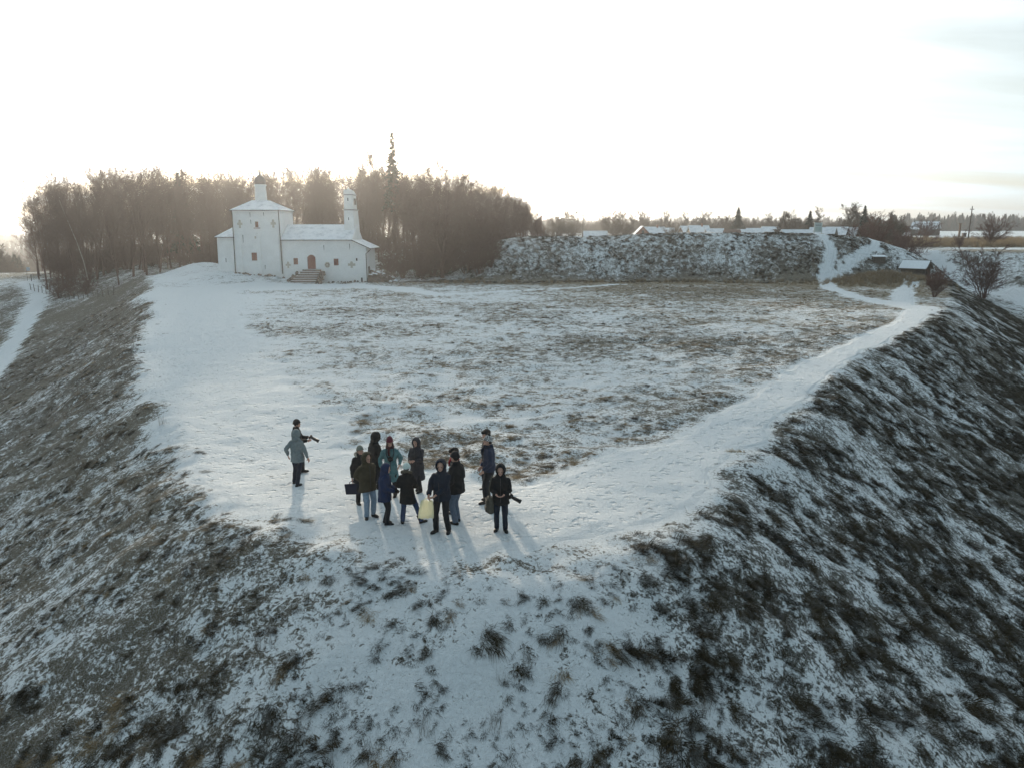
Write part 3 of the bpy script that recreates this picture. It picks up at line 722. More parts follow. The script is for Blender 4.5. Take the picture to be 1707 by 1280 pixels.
def spruce_meshes(seed, H, width, bare=0.0, gap=0.0):
    """whorls of drooping boughs carrying needle sprays"""
    rng = np.random.default_rng(seed)
    tr = segs_mesh('trunk', [(np.array([0, 0, -0.3 + (H + .3) * i / 8]), np.array([0, 0, -0.3 + (H + .3) * (i + 1) / 8]), 0.018 * H * (1 - i / 8) + .02, 0.018 * H * (1 - (i + 1) / 8) + .015, 0) for i in range(8)], 7, M_BARK)
    V = []; F = []; tips = []
    z = H * (0.10 + bare)
    while z < H * 0.985:
        u = (z / H); L0 = width * (1 - u) ** 0.85 * rng.uniform(.75, 1.15) + 0.12
        nb = int(6 + 3 * rng.uniform())
        for j in range(nb):
            if rng.uniform() < gap: continue
            a = 2 * math.pi * (j + rng.uniform(-.4, .4)) / nb; z_ = z; L = L0 * rng.uniform(.65, 1.1)
            out = np.array([math.cos(a), math.sin(a), 0]); sd = np.array([-math.sin(a), math.cos(a), 0])
            ns = max(4, int(L / 0.22))
            for k in range(ns):
                t = (k + rng.uniform(.2, .9)) / ns; c = out * L * t + np.array([0, 0, z + rng.normal(0, .1) - 0.50 * L * t ** 1.5 + 0.12 * L * t ** 3])
                wl = 0.42 * L * (1.05 - t) * rng.uniform(.6, 1.1) + 0.10
                for sg in (-1, 1):
                    e = sd * sg * wl + out * 0.35 * wl + np.array([0, 0, -0.22 * wl * rng.uniform(.3, 1.6)])
                    w = out * 0.13 * rng.uniform(.6, 1.3) + np.array([0, 0, 0.13 * rng.uniform(.5, 1.4)]); b = len(V)
                    V += [c - w, c + w, c + e * .6 + w * .9 + rng.normal(0, .02, 3), c + e, c + e * .5 - w * 1.1]; F += [(b, b + 1, b + 2, b + 3, b + 4)]
        z += H * 0.019 * rng.uniform(.6, 1.4)
    me = bpy.data.meshes.new('crown'); me.from_pydata([tuple(v) for v in V], [], F); me.update(); me.materials.append(M_NEEDLE)
    return tr, me, H

def plant(name, meshes, x, y, H, label, cat='tree', group=None, rz=0.0, wide=1.0, tilt=(0, 0), z=None, pn=('trunk', 'crown')):
    o = empty(name, (x, y, gz(x, y) - 0.05 if z is None else z)); k = H / meshes[2]
    o.scale = (k * wide, k * wide, k); o.rotation_euler = (tilt[0], tilt[1], rz)
    link(pn[0], meshes[0], None, o); link(pn[1], meshes[1], None, o)
    return tag(o, label, cat, group)

def build_wood():
    rng = np.random.default_rng(5)
    P = [tree_meshes(100 + i, 'forest', 16, .17) for i in range(4)] + [tree_meshes(120 + i, 'slim', 16, .14) for i in range(4)]
    B = tree_meshes(140, 'birch', 16, .15, M_BIRCH)
    bush = [bush_meshes(160 + i, 3.2, 11, .75) for i in range(3)]
    # roof line of the wood as seen across the headland: azimuth tangent -> top elevation tangent
    px = np.array([55, 75, 100, 150, 220, 290, 350, 420, 500, 560, 640, 720, 780, 815, 850, 880, 908])
    py = np.array([352, 335, 312, 306, 293, 293, 300, 297, 289, 294, 292, 300, 306, 314, 327, 345, 376])
    pt = math.tan(R(11.3))
    def top_z(x, y):
        ang = np.arctan2(x, y); uu = np.tan(ang)
        pxx = 853.5 + 1299 * uu * 0.99
        v = (640 - np.interp(pxx, px, py)) / 1299
        return 7.0 + y * (v - pt) / (1 + v * pt) * 1.0, pxx
    n = 0
    spots = []
    def try_spot(x, y, dmin):
        for (a, b) in spots:
            if (a - x) ** 2 + (b - y) ** 2 < dmin * dmin: return False
        spots.append((x, y)); return True
    zones = [('far side', 260, 112, 205)]
    cnt = 0
    for k in range(4000):
        if cnt >= 290: break
        y = 114 + 96 * rng.uniform() ** 1.25; pxx = rng.uniform(78, 905) if k % 4 else rng.uniform(690, 905)
        x = (pxx - 853.5) / 1299 * y * 1.01
        if x > 6 and y < 128: continue
        if -43 < x < -15 and y < 119: continue
        if y < 124 and -16 < x < 0: continue
        if x < -60 and y < 128: continue
        if x > -14 and y < 121: continue
        if not try_spot(x, y, 2.6): continue
        tz, _ = top_z(x, y); g = gz(x, y); H = (tz - g) * rng.uniform(.96, 1.16)
        if H < 4: continue
        pr = P[rng.integers(0, 8)]
        qx = 853.5 + 1299 * x / y * .99
        band = next(n_ for lim, n_ in ((110, 'outermost at the valley edge of the wood'), (180, 'behind the leaning birch'), (290, 'between the leaning birch and the church'), (365, 'just beside the apse'), (480, 'behind the domed nave'),
                                       (572, 'above the long annex roof'), (640, 'behind the belfry'), (715, 'around the ragged spruce'), (800, 'behind the large spreading tree'), (9999, 'over the start of the rampart')) if qx < lim)
        row = 'front-row' if y < 134 else 'back-row'
        grp = row + ' trees ' + band; lab = ('leafless %s tree of the wood, %s' % (row, band))
        plant('bare_tree', pr, x, y, H, lab, 'tree', grp, rng.uniform(0, 6.28), rng.uniform(.95, 1.3), (rng.normal(0, .03), rng.normal(0, .03))); cnt += 1
    # ones that stand out
    plant('tall_bare_tree', tree_meshes(201, 'forest', 19, .2, None, .012), -24.3, 135, 17.8, 'tallest leafless tree, its crown rising above the wood beside the belfry', 'tree')
    plant('spruce_tree', spruce_meshes(203, 21, 4.4, .30, .45), -20.4, 138, 20.5, 'tall ragged spruce with sparse top rising over the wood', 'tree')
    plant('spreading_tree', tree_meshes(205, 'spreading', 16.5, .34, None, .013), -9.6, 108.5, 15.8, 'large spreading leafless tree standing at the edge of the meadow', 'tree', wide=1.15)
    plant('small_bare_tree', tree_meshes(207, 'slim', 9, .10), -12.3, 107, 8.5, 'small thin-trunked bare tree between the church and the large spreading tree', 'tree')
    plant('spruce_tree', spruce_meshes(209, 16, 4.0, .1, .25), -59, 142, 16.4, 'dark pointed spruce poking out of the bare wood', 'tree')
    plant('leaning_birch', B, -67.0, 124.5, 15.8, 'pale leaning birch at the front of the wood above the wire fence', 'tree', None, 1.0, .8, (R(2), R(-11)))
    plant('birch_tree', tree_meshes(212, 'birch', 15, .13, M_BIRCH), -25.5, 128, 15.2, 'white-trunked birch shining beside the belfry', 'tree')
    for i, (x, y, h, w) in enumerate([(-4.5, 106.5, 4.8, 1.1), (-2.8, 107.5, 4.6, 1.1), (-6.4, 108, 5.0, 1.2), (-13.5, 112, 5.0, 1.3), (-15.5, 111, 4.0, 1.2), (-11, 111.5, 5.5, 1.3), (-8, 111.5, 5.8, 1.3), (-5, 111, 6.0, 1.3), (-3, 111, 5.2, 1.2), (-12.5, 109, 3.2, 1.1), (-17, 113.5, 5, 1.3), (-9.8, 113.5, 6.5, 1.3)]):
        plant('thicket_bush', bush[i % 3], x, y, h, 'brown leafless thicket bush under the large spreading tree', 'bush', 'thicket under the spreading tree', i * 1.3, w, pn=('stem', 'crown'))
    k = 0
    for i in range(1200):
        if k >= 130: break
        y = 116 + 84 * rng.uniform() ** 1.2; pxx = rng.uniform(86, 860); x = (pxx - 853.5) / 1299 * y
        if -42 < x < -16 and y < 120: continue
        if x < -50 and y < 126: continue
        if not try_spot(x, y, 1.7): continue
        plant('undergrowth_bush', bush[rng.integers(0, 3)], x, y, rng.uniform(2.2, 4.6) + (y - 116) * .035, ('low leafless brush along the front of the wood, ' if y < 134 else 'leafless brush deep inside the wood, ') + ('valley side of the church' if x < -44 else 'behind the church itself' if x < -18 else 'past the belfry'), 'bush', ('front brush' if y < 134 else 'deep brush') + (' valley side' if x < -44 else ' behind church' if x < -18 else ' past belfry'), rng.uniform(0, 6.28), rng.uniform(.9, 1.4), pn=('stem', 'crown')); k += 1
    for i, (x, y, h) in enumerate([(-69.5, 119.5, 3.6), (-66.5, 118.5, 3.2), (-64, 117.5, 2.9)]):
        plant('hazel_bush', bush[i % 3], x, y, h, 'dense reddish bush in front of the wood beside the leaning birch', 'bush', 'bushes beside the leaning birch', i, 1.2, pn=('stem', 'crown'))
    # bushes by the gully and on the plain edge
    T = [bush_meshes(180 + i, 4.0, 13, .6, M_BARK) for i in range(2)]
    for i, (x, y, h, w, lab) in enumerate([
            (64.0, 106.0, 6.6, 1.15, 'large dark bare bush growing out of the gully'),
            (60.5, 121.5, 5.6, 1.2, 'brown bush at the top of the gully behind the rampart end'),
            (57.0, 125.5, 6.6, 1.2, 'tall bare bush just past the end of the rampart'),
            (63.2, 127.5, 3.6, 1.0, 'low bush beside the farm road where it leaves the plain'),
            (90.0, 149.0, 5.4, 1.2, 'bare bush on the plain by the picture edge'),
            (131, 251, 6.4, 1.4, 'dark rounded bush in front of the snowy field'),
            (77.5, 137, 2.4, 1.0, 'small twiggy bush in the reeds close to the farmhouse'),
            (43.5, 80.5, 3.0, .9, 'low brown bush on the bank edge past the path bend'),
            (47.8, 88.5, 2.6, .9, 'thorny low bush below the little roofed shelter')]):
        plant('gully_bush', T[i % 2], x, y, h, lab, 'bush', None, i * 1.1, w, pn=('stem', 'crown'))
    return P, T, bush
WOODP, BUSHT, BUSHP = build_wood()
# ------------------------------------------------------------------ the white church
def build_church():
    O = Vector((-29.0, 106.0, 0.0))
    ch = empty('church', O)
    tag(ch, 'small white stone church with onion dome, apse and twin-tier belfry', 'church')
    def mb(): return MB(O)
    def wonky(me, amp=0.05, seed=0):   # hand-laid walls are never true
        n = len(me.vertices); co = np.empty(n * 3); me.vertices.foreach_get('co', co); co = co.reshape(-1, 3)
        k = fbm(co[:, 0] * .5 + seed, co[:, 2] * .5, 3 + seed, 3) - .5; co[:, 1] += k * amp
        me.vertices.foreach_set('co', co.ravel()); me.update()
    def grid_wall(name, corners, nx, nz, thick_dir, parent):
        """a front wall as a fine grid so that it can bulge a little"""
        A, B, Cc, D = [Vector(c) for c in corners]
        vs = []; fs = []
        for j in range(nz + 1):
            for i in range(nx + 1):
                u, v = i / nx, j / nz
                vs.append((A * (1 - u) + B * u) * (1 - v) + (D * (1 - u) + Cc * u) * v)
        for j in range(nz):
            for i in range(nx): a = j * (nx + 1) + i; fs.append((a, a + 1, a + nx + 2, a + nx + 1))
        m = mb(); m.add(vs, fs); o = m.build(name, M_WALL, parent, smooth=True); wonky(o.data, .07, len(vs)); return o
    # main cube
    x0, x1, y0, y1, zt = -36.15, -30.1, 103.0, 109.4, 9.2
    m = mb(); m.hexa([(x0 - .12, y0 + .02, -.6), (x1 + .12, y0 + .02, -.6), (x1 + .1, y1, -.6), (x0 - .1, y1, -.6), (x0, y0 + .06, zt), (x1, y0 + .06, zt), (x1, y1, zt), (x0, y1, zt)])
    nave = m.build('nave_wall', M_WALL, ch)
    grid_wall('nave_front', [(x0 - .12, y0 - .01, -.6), (x1 + .12, y0 - .01, -.6), (x1, y0 + .03, zt), (x0, y0 + .03, zt)], 24, 34, 0, ch)
    # shallow pilaster strips and blind panels
    for px, w in ((x0 + .12, .85), (-33.2, .5), (x1 - .95, .8)):
        m = mb(); m.box(px, px + w, y0 - .10, y0 + .05, 1.2, 6.3); m.build('pilaster', M_WALL, ch, .02)
    m = mb(); m.box(-35.1, -33.8, y0 - .085, y0 + .05, 4.65, 4.95); m.build('string_course', M_WALL, ch, .02)
    m = mb(); m.box(x0 - .08, x1 + .08, y0 - .07, y0 + .05, 8.95, 9.2); m.box(x1 + .002, x1 + .1, y0 + .06, y1, 8.95, 9.2); m.build('cornice', M_WALL, ch, .02)
    # hip roof
    e = .28; ap = (-33.3, 106.2); rt = 10.55; hw = .95
    lo = [(x0 - e, y0 - e), (x1 + e, y0 - e), (x1 + e, y1 + e), (x0 - e, y1 + e)]; hi = [(ap[0] - hw, ap[1] - hw), (ap[0] + hw, ap[1] - hw), (ap[0] + hw, ap[1] + hw), (ap[0] - hw, ap[1] + hw)]
    m = mb(); m.hexa([(*p, zt + .05) for p in lo] + [(*p, rt) for p in hi]); roof = m.build('nave_roof', M_ROOF, ch)
    m = mb()
    for i in range(4):
        a, b = lo[i], lo[(i + 1) % 4]; m.tube([(a[0], a[1], zt + .02), (b[0], b[1], zt + .02)], .05, 6)
    m.build('gutter', M_IRON, roof)
    seams = mb()
    for i in range(4):
        a, b, c, d = [Vector((*p, z)) for p, z in ((lo[i], zt + .06), (lo[(i + 1) % 4], zt + .06), (hi[(i + 1) % 4], rt + .01), (hi[i], rt + .01))]
        for k in range(1, 12):
            u = k / 12; s_ = a.lerp(b, u); t_ = d.lerp(c, u); seams.tube([s_, t_], .022, 4)
    seams.build('roof_seam', M_ROOF, roof)
    # drum, dome, cross
    m = mb(); m.lathe([(.80, 9.9), (.78, 10.5), (.735, 11.6), (.70, 12.35), (.78, 12.45), (.78, 12.58), (.66, 12.62), (.0, 12.62)], (ap[0], ap[1], 0), 28); drum = m.build('drum', M_WALL, ch, smooth=True)
    m = mb(); m.lathe([(.68, 12.6), (.71, 12.8), (.71, 13.08), (.66, 13.32), (.52, 13.54), (.30, 13.70), (.15, 13.82), (.09, 14.0), (.06, 14.2), (.045, 14.35), (0, 14.36)], (ap[0], ap[1], 0), 26)
    dome = m.build('dome', simple('grey_dome_shingle', (0.13, 0.11, 0.11), 0.6, .25, 6, .3), ch, smooth=True)
    m = mb(); cx, cy = ap; m.lathe([(0, 14.28), (.09, 14.33), (.11, 14.40), (.09, 14.47), (0, 14.52)], (cx, cy, 0), 12)
    m.box(cx - .028, cx + .028, cy - .028, cy + .028, 14.4, 15.35); m.box(cx - .22, cx + .22, cy - .024, cy + .024, 14.98, 15.04); m.box(cx - .12, cx + .12, cy - .023, cy + .023, 15.16, 15.21)
    m.prism([(cx - .15, cy - .022, 14.80), (cx + .15, cy - .022, 14.70), (cx + .15, cy - .022, 14.76), (cx - .15, cy - .022, 14.86)], (0, .044, 0))
    m.build('cross', M_IRON, dome)
    # apse
    ac = (-36.1, 106.1); rx, ry = 3.25, 2.75
    m = mb(); N = 26; ring = [(ac[0] - rx * math.sin(math.pi * k / N) * (1 if 0 < k < N else 0), ac[1] - ry * math.cos(math.pi * k / N)) for k in range(N + 1)]
    vs = [(p[0] - .10 * math.sin(math.pi * k / N), p[1], -.8) for k, p in enumerate(ring)] + [(*p, 5.85) for p in ring]
    m.add(vs, [(k + 1, k, N + 1 + k, N + 2 + k) for k in range(N)]); m.build('apse_wall', M_WALL, ch, smooth=True)
    m = mb(); eav = [(ac[0] - (rx + .32) * math.sin(math.pi * k / N), ac[1] - (ry + .32) * math.cos(math.pi * k / N), 5.83) for k in range(N + 1)]
    top = (x0 - .02, ac[1], 7.55)
    tp = [(x0 - .12 - .10 * math.sin(math.pi * k / N), ac[1] - .45 * math.cos(math.pi * k / N), 7.5) for k in range(N + 1)]
    m.add(eav + tp + [(q[0], q[1], 5.77) for q in eav], [(k + 1, k, N + 1 + k, N + 2 + k) for k in range(N)] + [(k, k + 1, 2 * N + 3 + k, 2 * N + 2 + k) for k in range(N)])
    aroof = m.build('apse_roof', M_ROOF, ch)
    m = mb(); m.tube([(q[0], q[1], 5.79) for q in eav], .045, 6); m.build('gutter', M_IRON, aroof)
    m = mb(); m.box(-37.63, -37.56, 103.62, 103.95, 2.55, 3.10); m.build('apse_slit', M_IRON, ch)
    # long west annex
    ax1 = -19.0; az = 5.5; bx = -20.9; ridge = 7.45; ry_ = 106.2
    m = mb(); m.prism([(x1 + .13, y0 + .05, -.9), (ax1 + .03, y0 + .05, -.9), (ax1, y0 + .05, 4.62), (bx, y0 + .05, az), (x1 + .1, y0 + .05, az)], (0, 6.35, 0)); m.build('annex_wall', M_WALL, ch)
    vs = []; fs = []; nx, nz = 40, 22
    for j in range(nz + 1):
        for i in range(nx + 1):
            x = x1 + .13 + (ax1 - x1 - .10) * i / nx; zt_ = az if x < bx else az + (4.62 - az) * (x - bx) / (ax1 - bx)
            vs.append((x, y0 - .005 + (.03 * j / nz), -.9 + (zt_ + .9) * j / nz))
    for j in range(nz):
        for i in range(nx): a = j * (nx + 1) + i; fs.append((a, a + 1, a + nx + 2, a + nx + 1))
    m = mb(); m.add(vs, fs); o = m.build('annex_front', M_WALL, ch, smooth=True); wonky(o.data, .07, 9)
    m = mb(); m.prism([(bx, y0 + .06, az), (bx, 109.4, az), (bx, ry_, ridge - .04)], (.25, 0, 0)); m.build('annex_gable', M_WALL, ch)
    m = mb(); f, bk = y0 - .32, 109.75
    m.add([(x1 + .1, f, az - .02), (bx + .12, f, az - .02), (bx + .12, ry_, ridge), (x1 + .1, ry_, ridge), (bx + .12, bk, az - .02), (x1 + .1, bk, az - .02),
           (x1 + .1, f, az - .10), (bx + .12, f, az - .10), (bx + .12, ry_, ridge - .10), (x1 + .1, ry_, ridge - .10), (bx + .12, bk, az - .10), (x1 + .1, bk, az - .10)],
          [(0, 1, 2, 3), (3, 2, 4, 5), (7, 6, 9, 8), (8, 9, 11, 10), (0, 6, 7, 1), (4, 10, 11, 5), (1, 7, 8, 2), (2, 8, 10, 4)]); aro = m.build('annex_roof', M_ROOF, ch)
    m = mb(); k = 0
    for i in range(1, 19):
        x = x1 + .1 + (bx - x1) * i / 19
        m.tube([(x, f, az + .0), (x, ry_, ridge + .015)], .02, 4)
    m.build('roof_seam', M_ROOF, aro)
    m = mb(); m.tube([(x1 + .1, f - .02, az - .06), (bx + .2, f - .02, az - .06)], .055, 6); m.build('gutter', M_IRON, aro)
    # lean-to roof falling away at the far end
    m = mb(); e1 = -18.4
    m.hexa([(bx + .05, f, az - .09), (e1, f, 4.30), (e1, bk, 4.30), (bx + .05, bk, az - .09), (bx + .05, f, az + .03), (e1, f, 4.42), (e1, bk, 4.42), (bx + .05, bk, az + .03)]); lro = m.build('lean_to_roof', M_ROOF, ch)
    m = mb(); m.tube([(bx + .1, f - .02, az - .07), (e1, f - .02, 4.33)], .055, 6); m.tube([(e1, f - .02, 4.33), (e1 + .02, bk, 4.33)], .05, 6); m.build('gutter', M_IRON, lro)
    m = mb(); m.box(ax1 - .45, ax1 + .02, y0 - .04, y0 + .05, 4.0, 4.5); m.build('corner_block', M_WALL, ch, .02)
    # belfry
    bl, br, bf, bb = -22.1, -20.88, 104.9, 107.9
    m = mb(); m.hexa([(bl - .05, bf - .05, 5.2), (br + .12, bf - .05, 5.2), (br + .3, bb, 5.0), (bl - .05, bb, 5.2), (bl, bf, 9.25), (br, bf, 9.25), (br + .05, bb, 9.25), (bl, bb, 9.25)]); bel = m.build('belfry_wall', M_WALL, ch, .03)
    m = mb(); m.box(bl - .10, br + .10, bf - .10, bb + .1, 9.25, 9.40); m.build('belfry_ledge', simple('grey_ledge', (0.36, 0.34, 0.34), .85, .2, 6), bel, .02)
    m = mb(); m.hexa([(bl + .02, bf + .02, 9.40), (br - .02, bf + .02, 9.40), (br - .02, bb - .2, 9.40), (bl + .02, bb - .2, 9.40), (bl + .06, bf + .05, 11.2), (br - .08, bf + .05, 11.2), (br - .08, bb - .3, 11.2), (bl + .06, bb - .3, 11.2)]); m.build('upper_belfry', M_WALL, bel, .03)
    m = mb(); m.box(bl - .03, br + .0, bf - .04, bb - .2, 11.2, 11.32); m.build('belfry_ledge', MATS['grey_ledge'], bel, .02)
    m = mb(); m.hexa([(bl + .02, bf + .0, 11.32), (br - .06, bf + .0, 11.32), (br - .06, bb - .25, 11.32), (bl + .02, bb - .25, 11.32), (bl + .05, bf + .1, 11.92), (br - .12, bf + .1, 11.92), (br - .3, bb - .4, 11.8), (bl + .3, bb - .4, 11.8)]); m.build('belfry_cap', M_WALL, bel, .05)
    m = mb(); m.lathe([(0, 11.85), (.16, 11.9), (.15, 12.05), (.05, 12.14), (0, 12.35)], ((bl + br) / 2 - .05, bf + .6, 0), 10); m.build('belfry_finial', M_WALL, bel)
    for z0, z1, w in ((10.45, 10.85, .045), (8.0, 8.35, .04)):
        m = mb(); m.box(-21.52 - w, -21.52 + w, bf - .03, bf + .2, z0, z1); m.build('belfry_slit', M_IRON, bel)
    m = mb(); m.box(br - .06, br + .10, bf + 1.0, bf + 1.8, 10.0, 10.8); m.build('bell_opening', M_IRON, bel)
    m = mb(); m.box(bl - .12, br + .16, bf - .14, bf + .0, 5.95, 6.62); m.build('belfry_foot', M_WALL, bel, .03)
    # openings on the front
    def window(xc, zc, w, h, sill=False, mat=M_REDWOOD, bars=True):
        m = mb(); m.box(xc - w / 2, xc + w / 2, y0 - .02, y0 + .04, zc - h / 2, zc + h / 2); o = m.build('window', mat, ch)
        t = .06; m = mb()
        for (a, b, c, d) in ((xc - w / 2 - t, xc - w / 2, zc - h / 2 - t, zc + h / 2 + t), (xc + w / 2, xc + w / 2 + t, zc - h / 2 - t, zc + h / 2 + t), (xc - w / 2, xc + w / 2, zc + h / 2, zc + h / 2 + t), (xc - w / 2, xc + w / 2, zc - h / 2 - t, zc - h / 2)):
            m.box(a, b, y0 - .055, y0 + .03, c, d)
        m.build('window_surround', M_WALL, o)
        if bars:
            m = mb(); m.box(xc - .02, xc + .02, y0 - .035, y0 - .018, zc - h / 2, zc + h / 2)
            for q in (-.25, .0, .25): m.box(xc - w / 2, xc + w / 2, y0 - .033, y0 - .017, zc + q * h - .012, zc + q * h + .012)
            m.build('shutter_batten', simple('dark_red_batten', (0.12, 0.05, 0.045), .8, .2), o)
        if sill:
            m = mb(); m.box(xc - w / 2 - .2, xc + w / 2 + .2, y0 - .10, y0 + .02, zc - h / 2 - .14, zc - h / 2 - .06); m.build('window_sill', M_REDWOOD, o, .01)
    window(-33.05, 7.43, .42, .72, True, M_REDWOOD); window(-33.62, 3.32, .70, 1.02); window(-28.25, 2.72, .58, .82); window(-22.98, 2.62, .62, .86)
    for xc, zc, w, h in ((-20.28, 2.95, .20, .36), (-19.7, .32, .22, .55)): window(xc, zc, w, h, False, M_DARKGLASS, False)
    def slit(xc, zc, h, w=.035, y=y0):
        m = mb(); m.hexa([(xc - w * .3, y - .028, zc - h / 2), (xc + w * .3, y - .028, zc - h / 2), (xc + w * .3, y + .05, zc - h / 2), (xc - w * .3, y + .05, zc - h / 2), (xc - w, y - .028, zc + h / 2), (xc + w, y - .028, zc + h / 2), (xc + w, y + .05, zc + h / 2), (xc - w, y + .05, zc + h / 2)])
        m.build('wall_slit', M_IRON, ch)
    for xc, zc, h in ((-33.85, 8.75, .75), (-33.8, 7.75, .55), (-32.1, 8.8, .55), (-34.95, 5.6, 1.0), (-24.5, 4.45, .7), (-21.15, 4.6, .75), (-32.3, 1.95, .55)): slit(xc, zc, h)
    # inset stone crosses
    def crux(xc, zc, hw, hh, arm, mat=M_PALESTONE):
        y = y0 - .03; m = mb(); a = arm / 2
        pts = [(-a, -hh), (a, -hh), (a * .8, -a * 1.2), (a * 1.4, -a), (hw, -a * 1.1), (hw, a * 1.1), (a * 1.4, a), (a, a * 1.6), (a * 1.1, hh * .75), (a * .6, hh), (-a * .6, hh), (-a * 1.1, hh * .75), (-a, a * 1.6), (-a * 1.4, a), (-hw, a * 1.1), (-hw, -a * 1.1), (-a * 1.4, -a), (-a * .8, -a * 1.2)]
        m.prism([(xc + p, y, zc + q) for p, q in pts], (0, .08, 0)); m.build('stone_cross', mat, ch)
    crux(-35.25, 7.5, .33, .52, .28); crux(-30.92, 7.55, .33, .52, .28); crux(-33.08, 5.78, .36, .55, .28)
    crux(-29.28, 2.25, .32, .42, .24); crux(-20.98, 2.28, .48, .42, .30)
    m = mb(); m.prism([(-24.15 + .36 * math.cos(2 * math.pi * k / 20), y0 - .03, 2.25 + .38 * math.sin(2 * math.pi * k / 20)) for k in range(20)], (0, .08, 0)); rd = m.build('stone_roundel', M_PALESTONE, ch)
    for k in range(6):
        w = k * math.pi / 3; c = (-24.15 + .20 * math.cos(w), 2.25 + .21 * math.sin(w))
        m = mb(); m.prism([(c[0] + .08 * math.cos(2 * math.pi * j / 8), y0 - .05, c[1] + .08 * math.sin(2 * math.pi * j / 8)) for j in range(8)], (0, .03, 0)); m.build('roundel_petal', M_STONE, rd)
    # door
    def arch(xc, zb, w, h, y, d):
        r = w / 2; return [(xc - r, y, zb)] + [(xc - r * math.cos(math.pi * k / 12), y, zb + h - r + r * math.sin(math.pi * k / 12)) for k in range(13)] + [(xc + r, y, zb)]
    dx, dz = -26.18, 1.72
    m = mb(); m.prism(arch(dx, dz, 1.42, 2.02, y0 - .07, 0)[::-1], (0, .1, 0)); m.build('door_surround', M_WALL, ch)
    m = mb(); m.prism(arch(dx, dz + .002, 1.06, 1.84, y0 - .085, 0)[::-1], (0, .05, 0)); door = m.build('door', M_REDWOOD, ch)
    for k in range(5):
        xx = dx - .53 + .212 * (k + .5); m = mb(); hh = 1.84 - .53 + math.sqrt(max(.53 ** 2 - (xx - dx) ** 2, 0)) - .06
        m.box(xx - .096, xx + .096, y0 - .105, y0 - .08, dz + .03, dz + hh); m.build('plank', M_REDWOOD, door, .008)
    m = mb(); m.tube([(dx + .38, y0 - .14, dz + .85), (dx + .38, y0 - .14, dz + 1.0)], .015, 6); m.build('handle', M_IRON, door)
    # downpipes
    for pts in ([(x0 + .02, y0 - .22, zt - .02), (x0 + .03, y0 - .12, 8.75), (x0 - .05, y0 - .12, 1.0)],
                [(x1 - .02, y0 - .22, zt - .02), (x1 - .03, y0 - .12, 8.75), (x1 + .08, y0 - .12, 1.1)],
                [(e1 + .05, y0 - .34, 4.32), (-18.62, y0 - .30, 4.05), (ax1 - .02, y0 - .13, 3.7), (ax1 + .01, y0 - .13, -.2)]):
        m = mb(); m.tube(pts, .055, 7); m.build('downpipe', M_IRON, ch)
    m = mb(); m.box(ax1 + .0, ax1 + .09, y0 + .9, y0 + 1.7, -.4, 2.0); m.build('cellar_door', M_IRON, ch)
    # stone steps, each its own slab, with a skin of snow
    ns = 7
    for k in range(ns):
        u = k / (ns - 1); xl = -27.35 - 1.35 * u; xr = -24.95 - .25 * u
        yb = y0 - .06 if k == 0 else y0 - .30 - .38 * k + .42; yf = y0 - .45 - .38 * k
        zt2 = 1.68 - .27 * k
        m = mb(); m.box(xl, xr, yf, yb, zt2 - .45, zt2); st = m.build('step', M_STONE, ch, .03)
        m = mb(); m.box(xl + .05, xr - .05, yf + .05, yb if k == 0 else yf + .40, zt2 + .002, zt2 + .035); m.build('snow', M_SNOWCAP, st, .012)
    rng = np.random.default_rng(3)
    def stone_bank(name, spots, mat, label=None, parent=None):
        m = MB(O)
        for (x, y, z, r) in spots:
            Mx = Euler(tuple(rng.uniform(0, 3, 3))).to_matrix(); m.ellipsoid((x, y, z), (r * rng.uniform(.8, 1.4), r * rng.uniform(.7, 1.2), r * rng.uniform(.5, .9)), 7, 5, Mx)
        return m.build(name, mat, parent)
    sp = []
    for k in range(46):
        u = rng.uniform(); sd = rng.uniform() < .5
        sp.append(((-27.6 - 1.5 * u - rng.uniform(0, .5)) if sd else (-24.7 + rng.uniform(-.1, .25)), y0 - .3 - 2.3 * u, 1.3 - 1.6 * u + rng.uniform(-.1, .15), rng.uniform(.12, .26)))
    q = stone_bank('stair_rubble', sp, M_STONE, parent=ch); q['kind'] = 'stuff'
    # stone footing along the wall
    sp = [(rng.uniform(-36.3, -19.0), y0 - .15 - abs(rng.normal(0, .12)), 0, rng.uniform(.08, .2)) for _ in range(70)]
    sp = [(x, y, gz(x, y) + .03, r) for x, y, z, r in sp if not -28.8 < x < -24.6]
    q = stone_bank('footing_stones', sp, M_STONE, parent=ch); q['kind'] = 'stuff'
    m = mb(); m.ellipsoid((-31.75, 102.75, gz(-31.75, 102.75) + .08), (.34, .26, .24), 9, 6); m.build('boulder', M_STONE, ch)
    # bank of broken stone at the far end
    rb = empty('rubble_bank', (-17.2, 104, 0)); tag(rb, 'brown heap of broken stone and earth against the end wall of the church', 'rubble')
    m = MB((-17.2, 104, 0)); m2 = MB((-17.2, 104, 0))
    m.ellipsoid((-18.3, 105.3, -.1), (2.3, 2.3, 1.45), 16, 10)
    for k in range(240):
        u = rng.uniform() ** .7; x = -18.85 + 3.4 * u; y = 103.4 + rng.uniform(0, 4.5); zt3 = (1 - u) * 1.9 * (1 - ((y - 105.2) / 3.2) ** 2) + .05
        r = rng.uniform(.14, .34); Mx = Euler(tuple(rng.uniform(-.5, .5, 3))).to_matrix(); z = 1.45 * math.sqrt(max(0, 1 - ((x + 18.3) / 2.5) ** 2 - ((y - 105.3) / 2.5) ** 2)) * rng.uniform(.85, 1.05) - .06
        m.ellipsoid((x, y, z), (r * 1.3, r, r * .6), 7, 5, Mx)
        if rng.uniform() < .45: m2.ellipsoid((x, y, z + r * .35), (r * 1.1, r * .8, r * .32), 7, 4, Mx)
    tag(m.build('stones', M_STONE, rb), kind='stuff'); tag(m2.build('snow', M_SNOWCAP, rb), kind='stuff')
build_church()
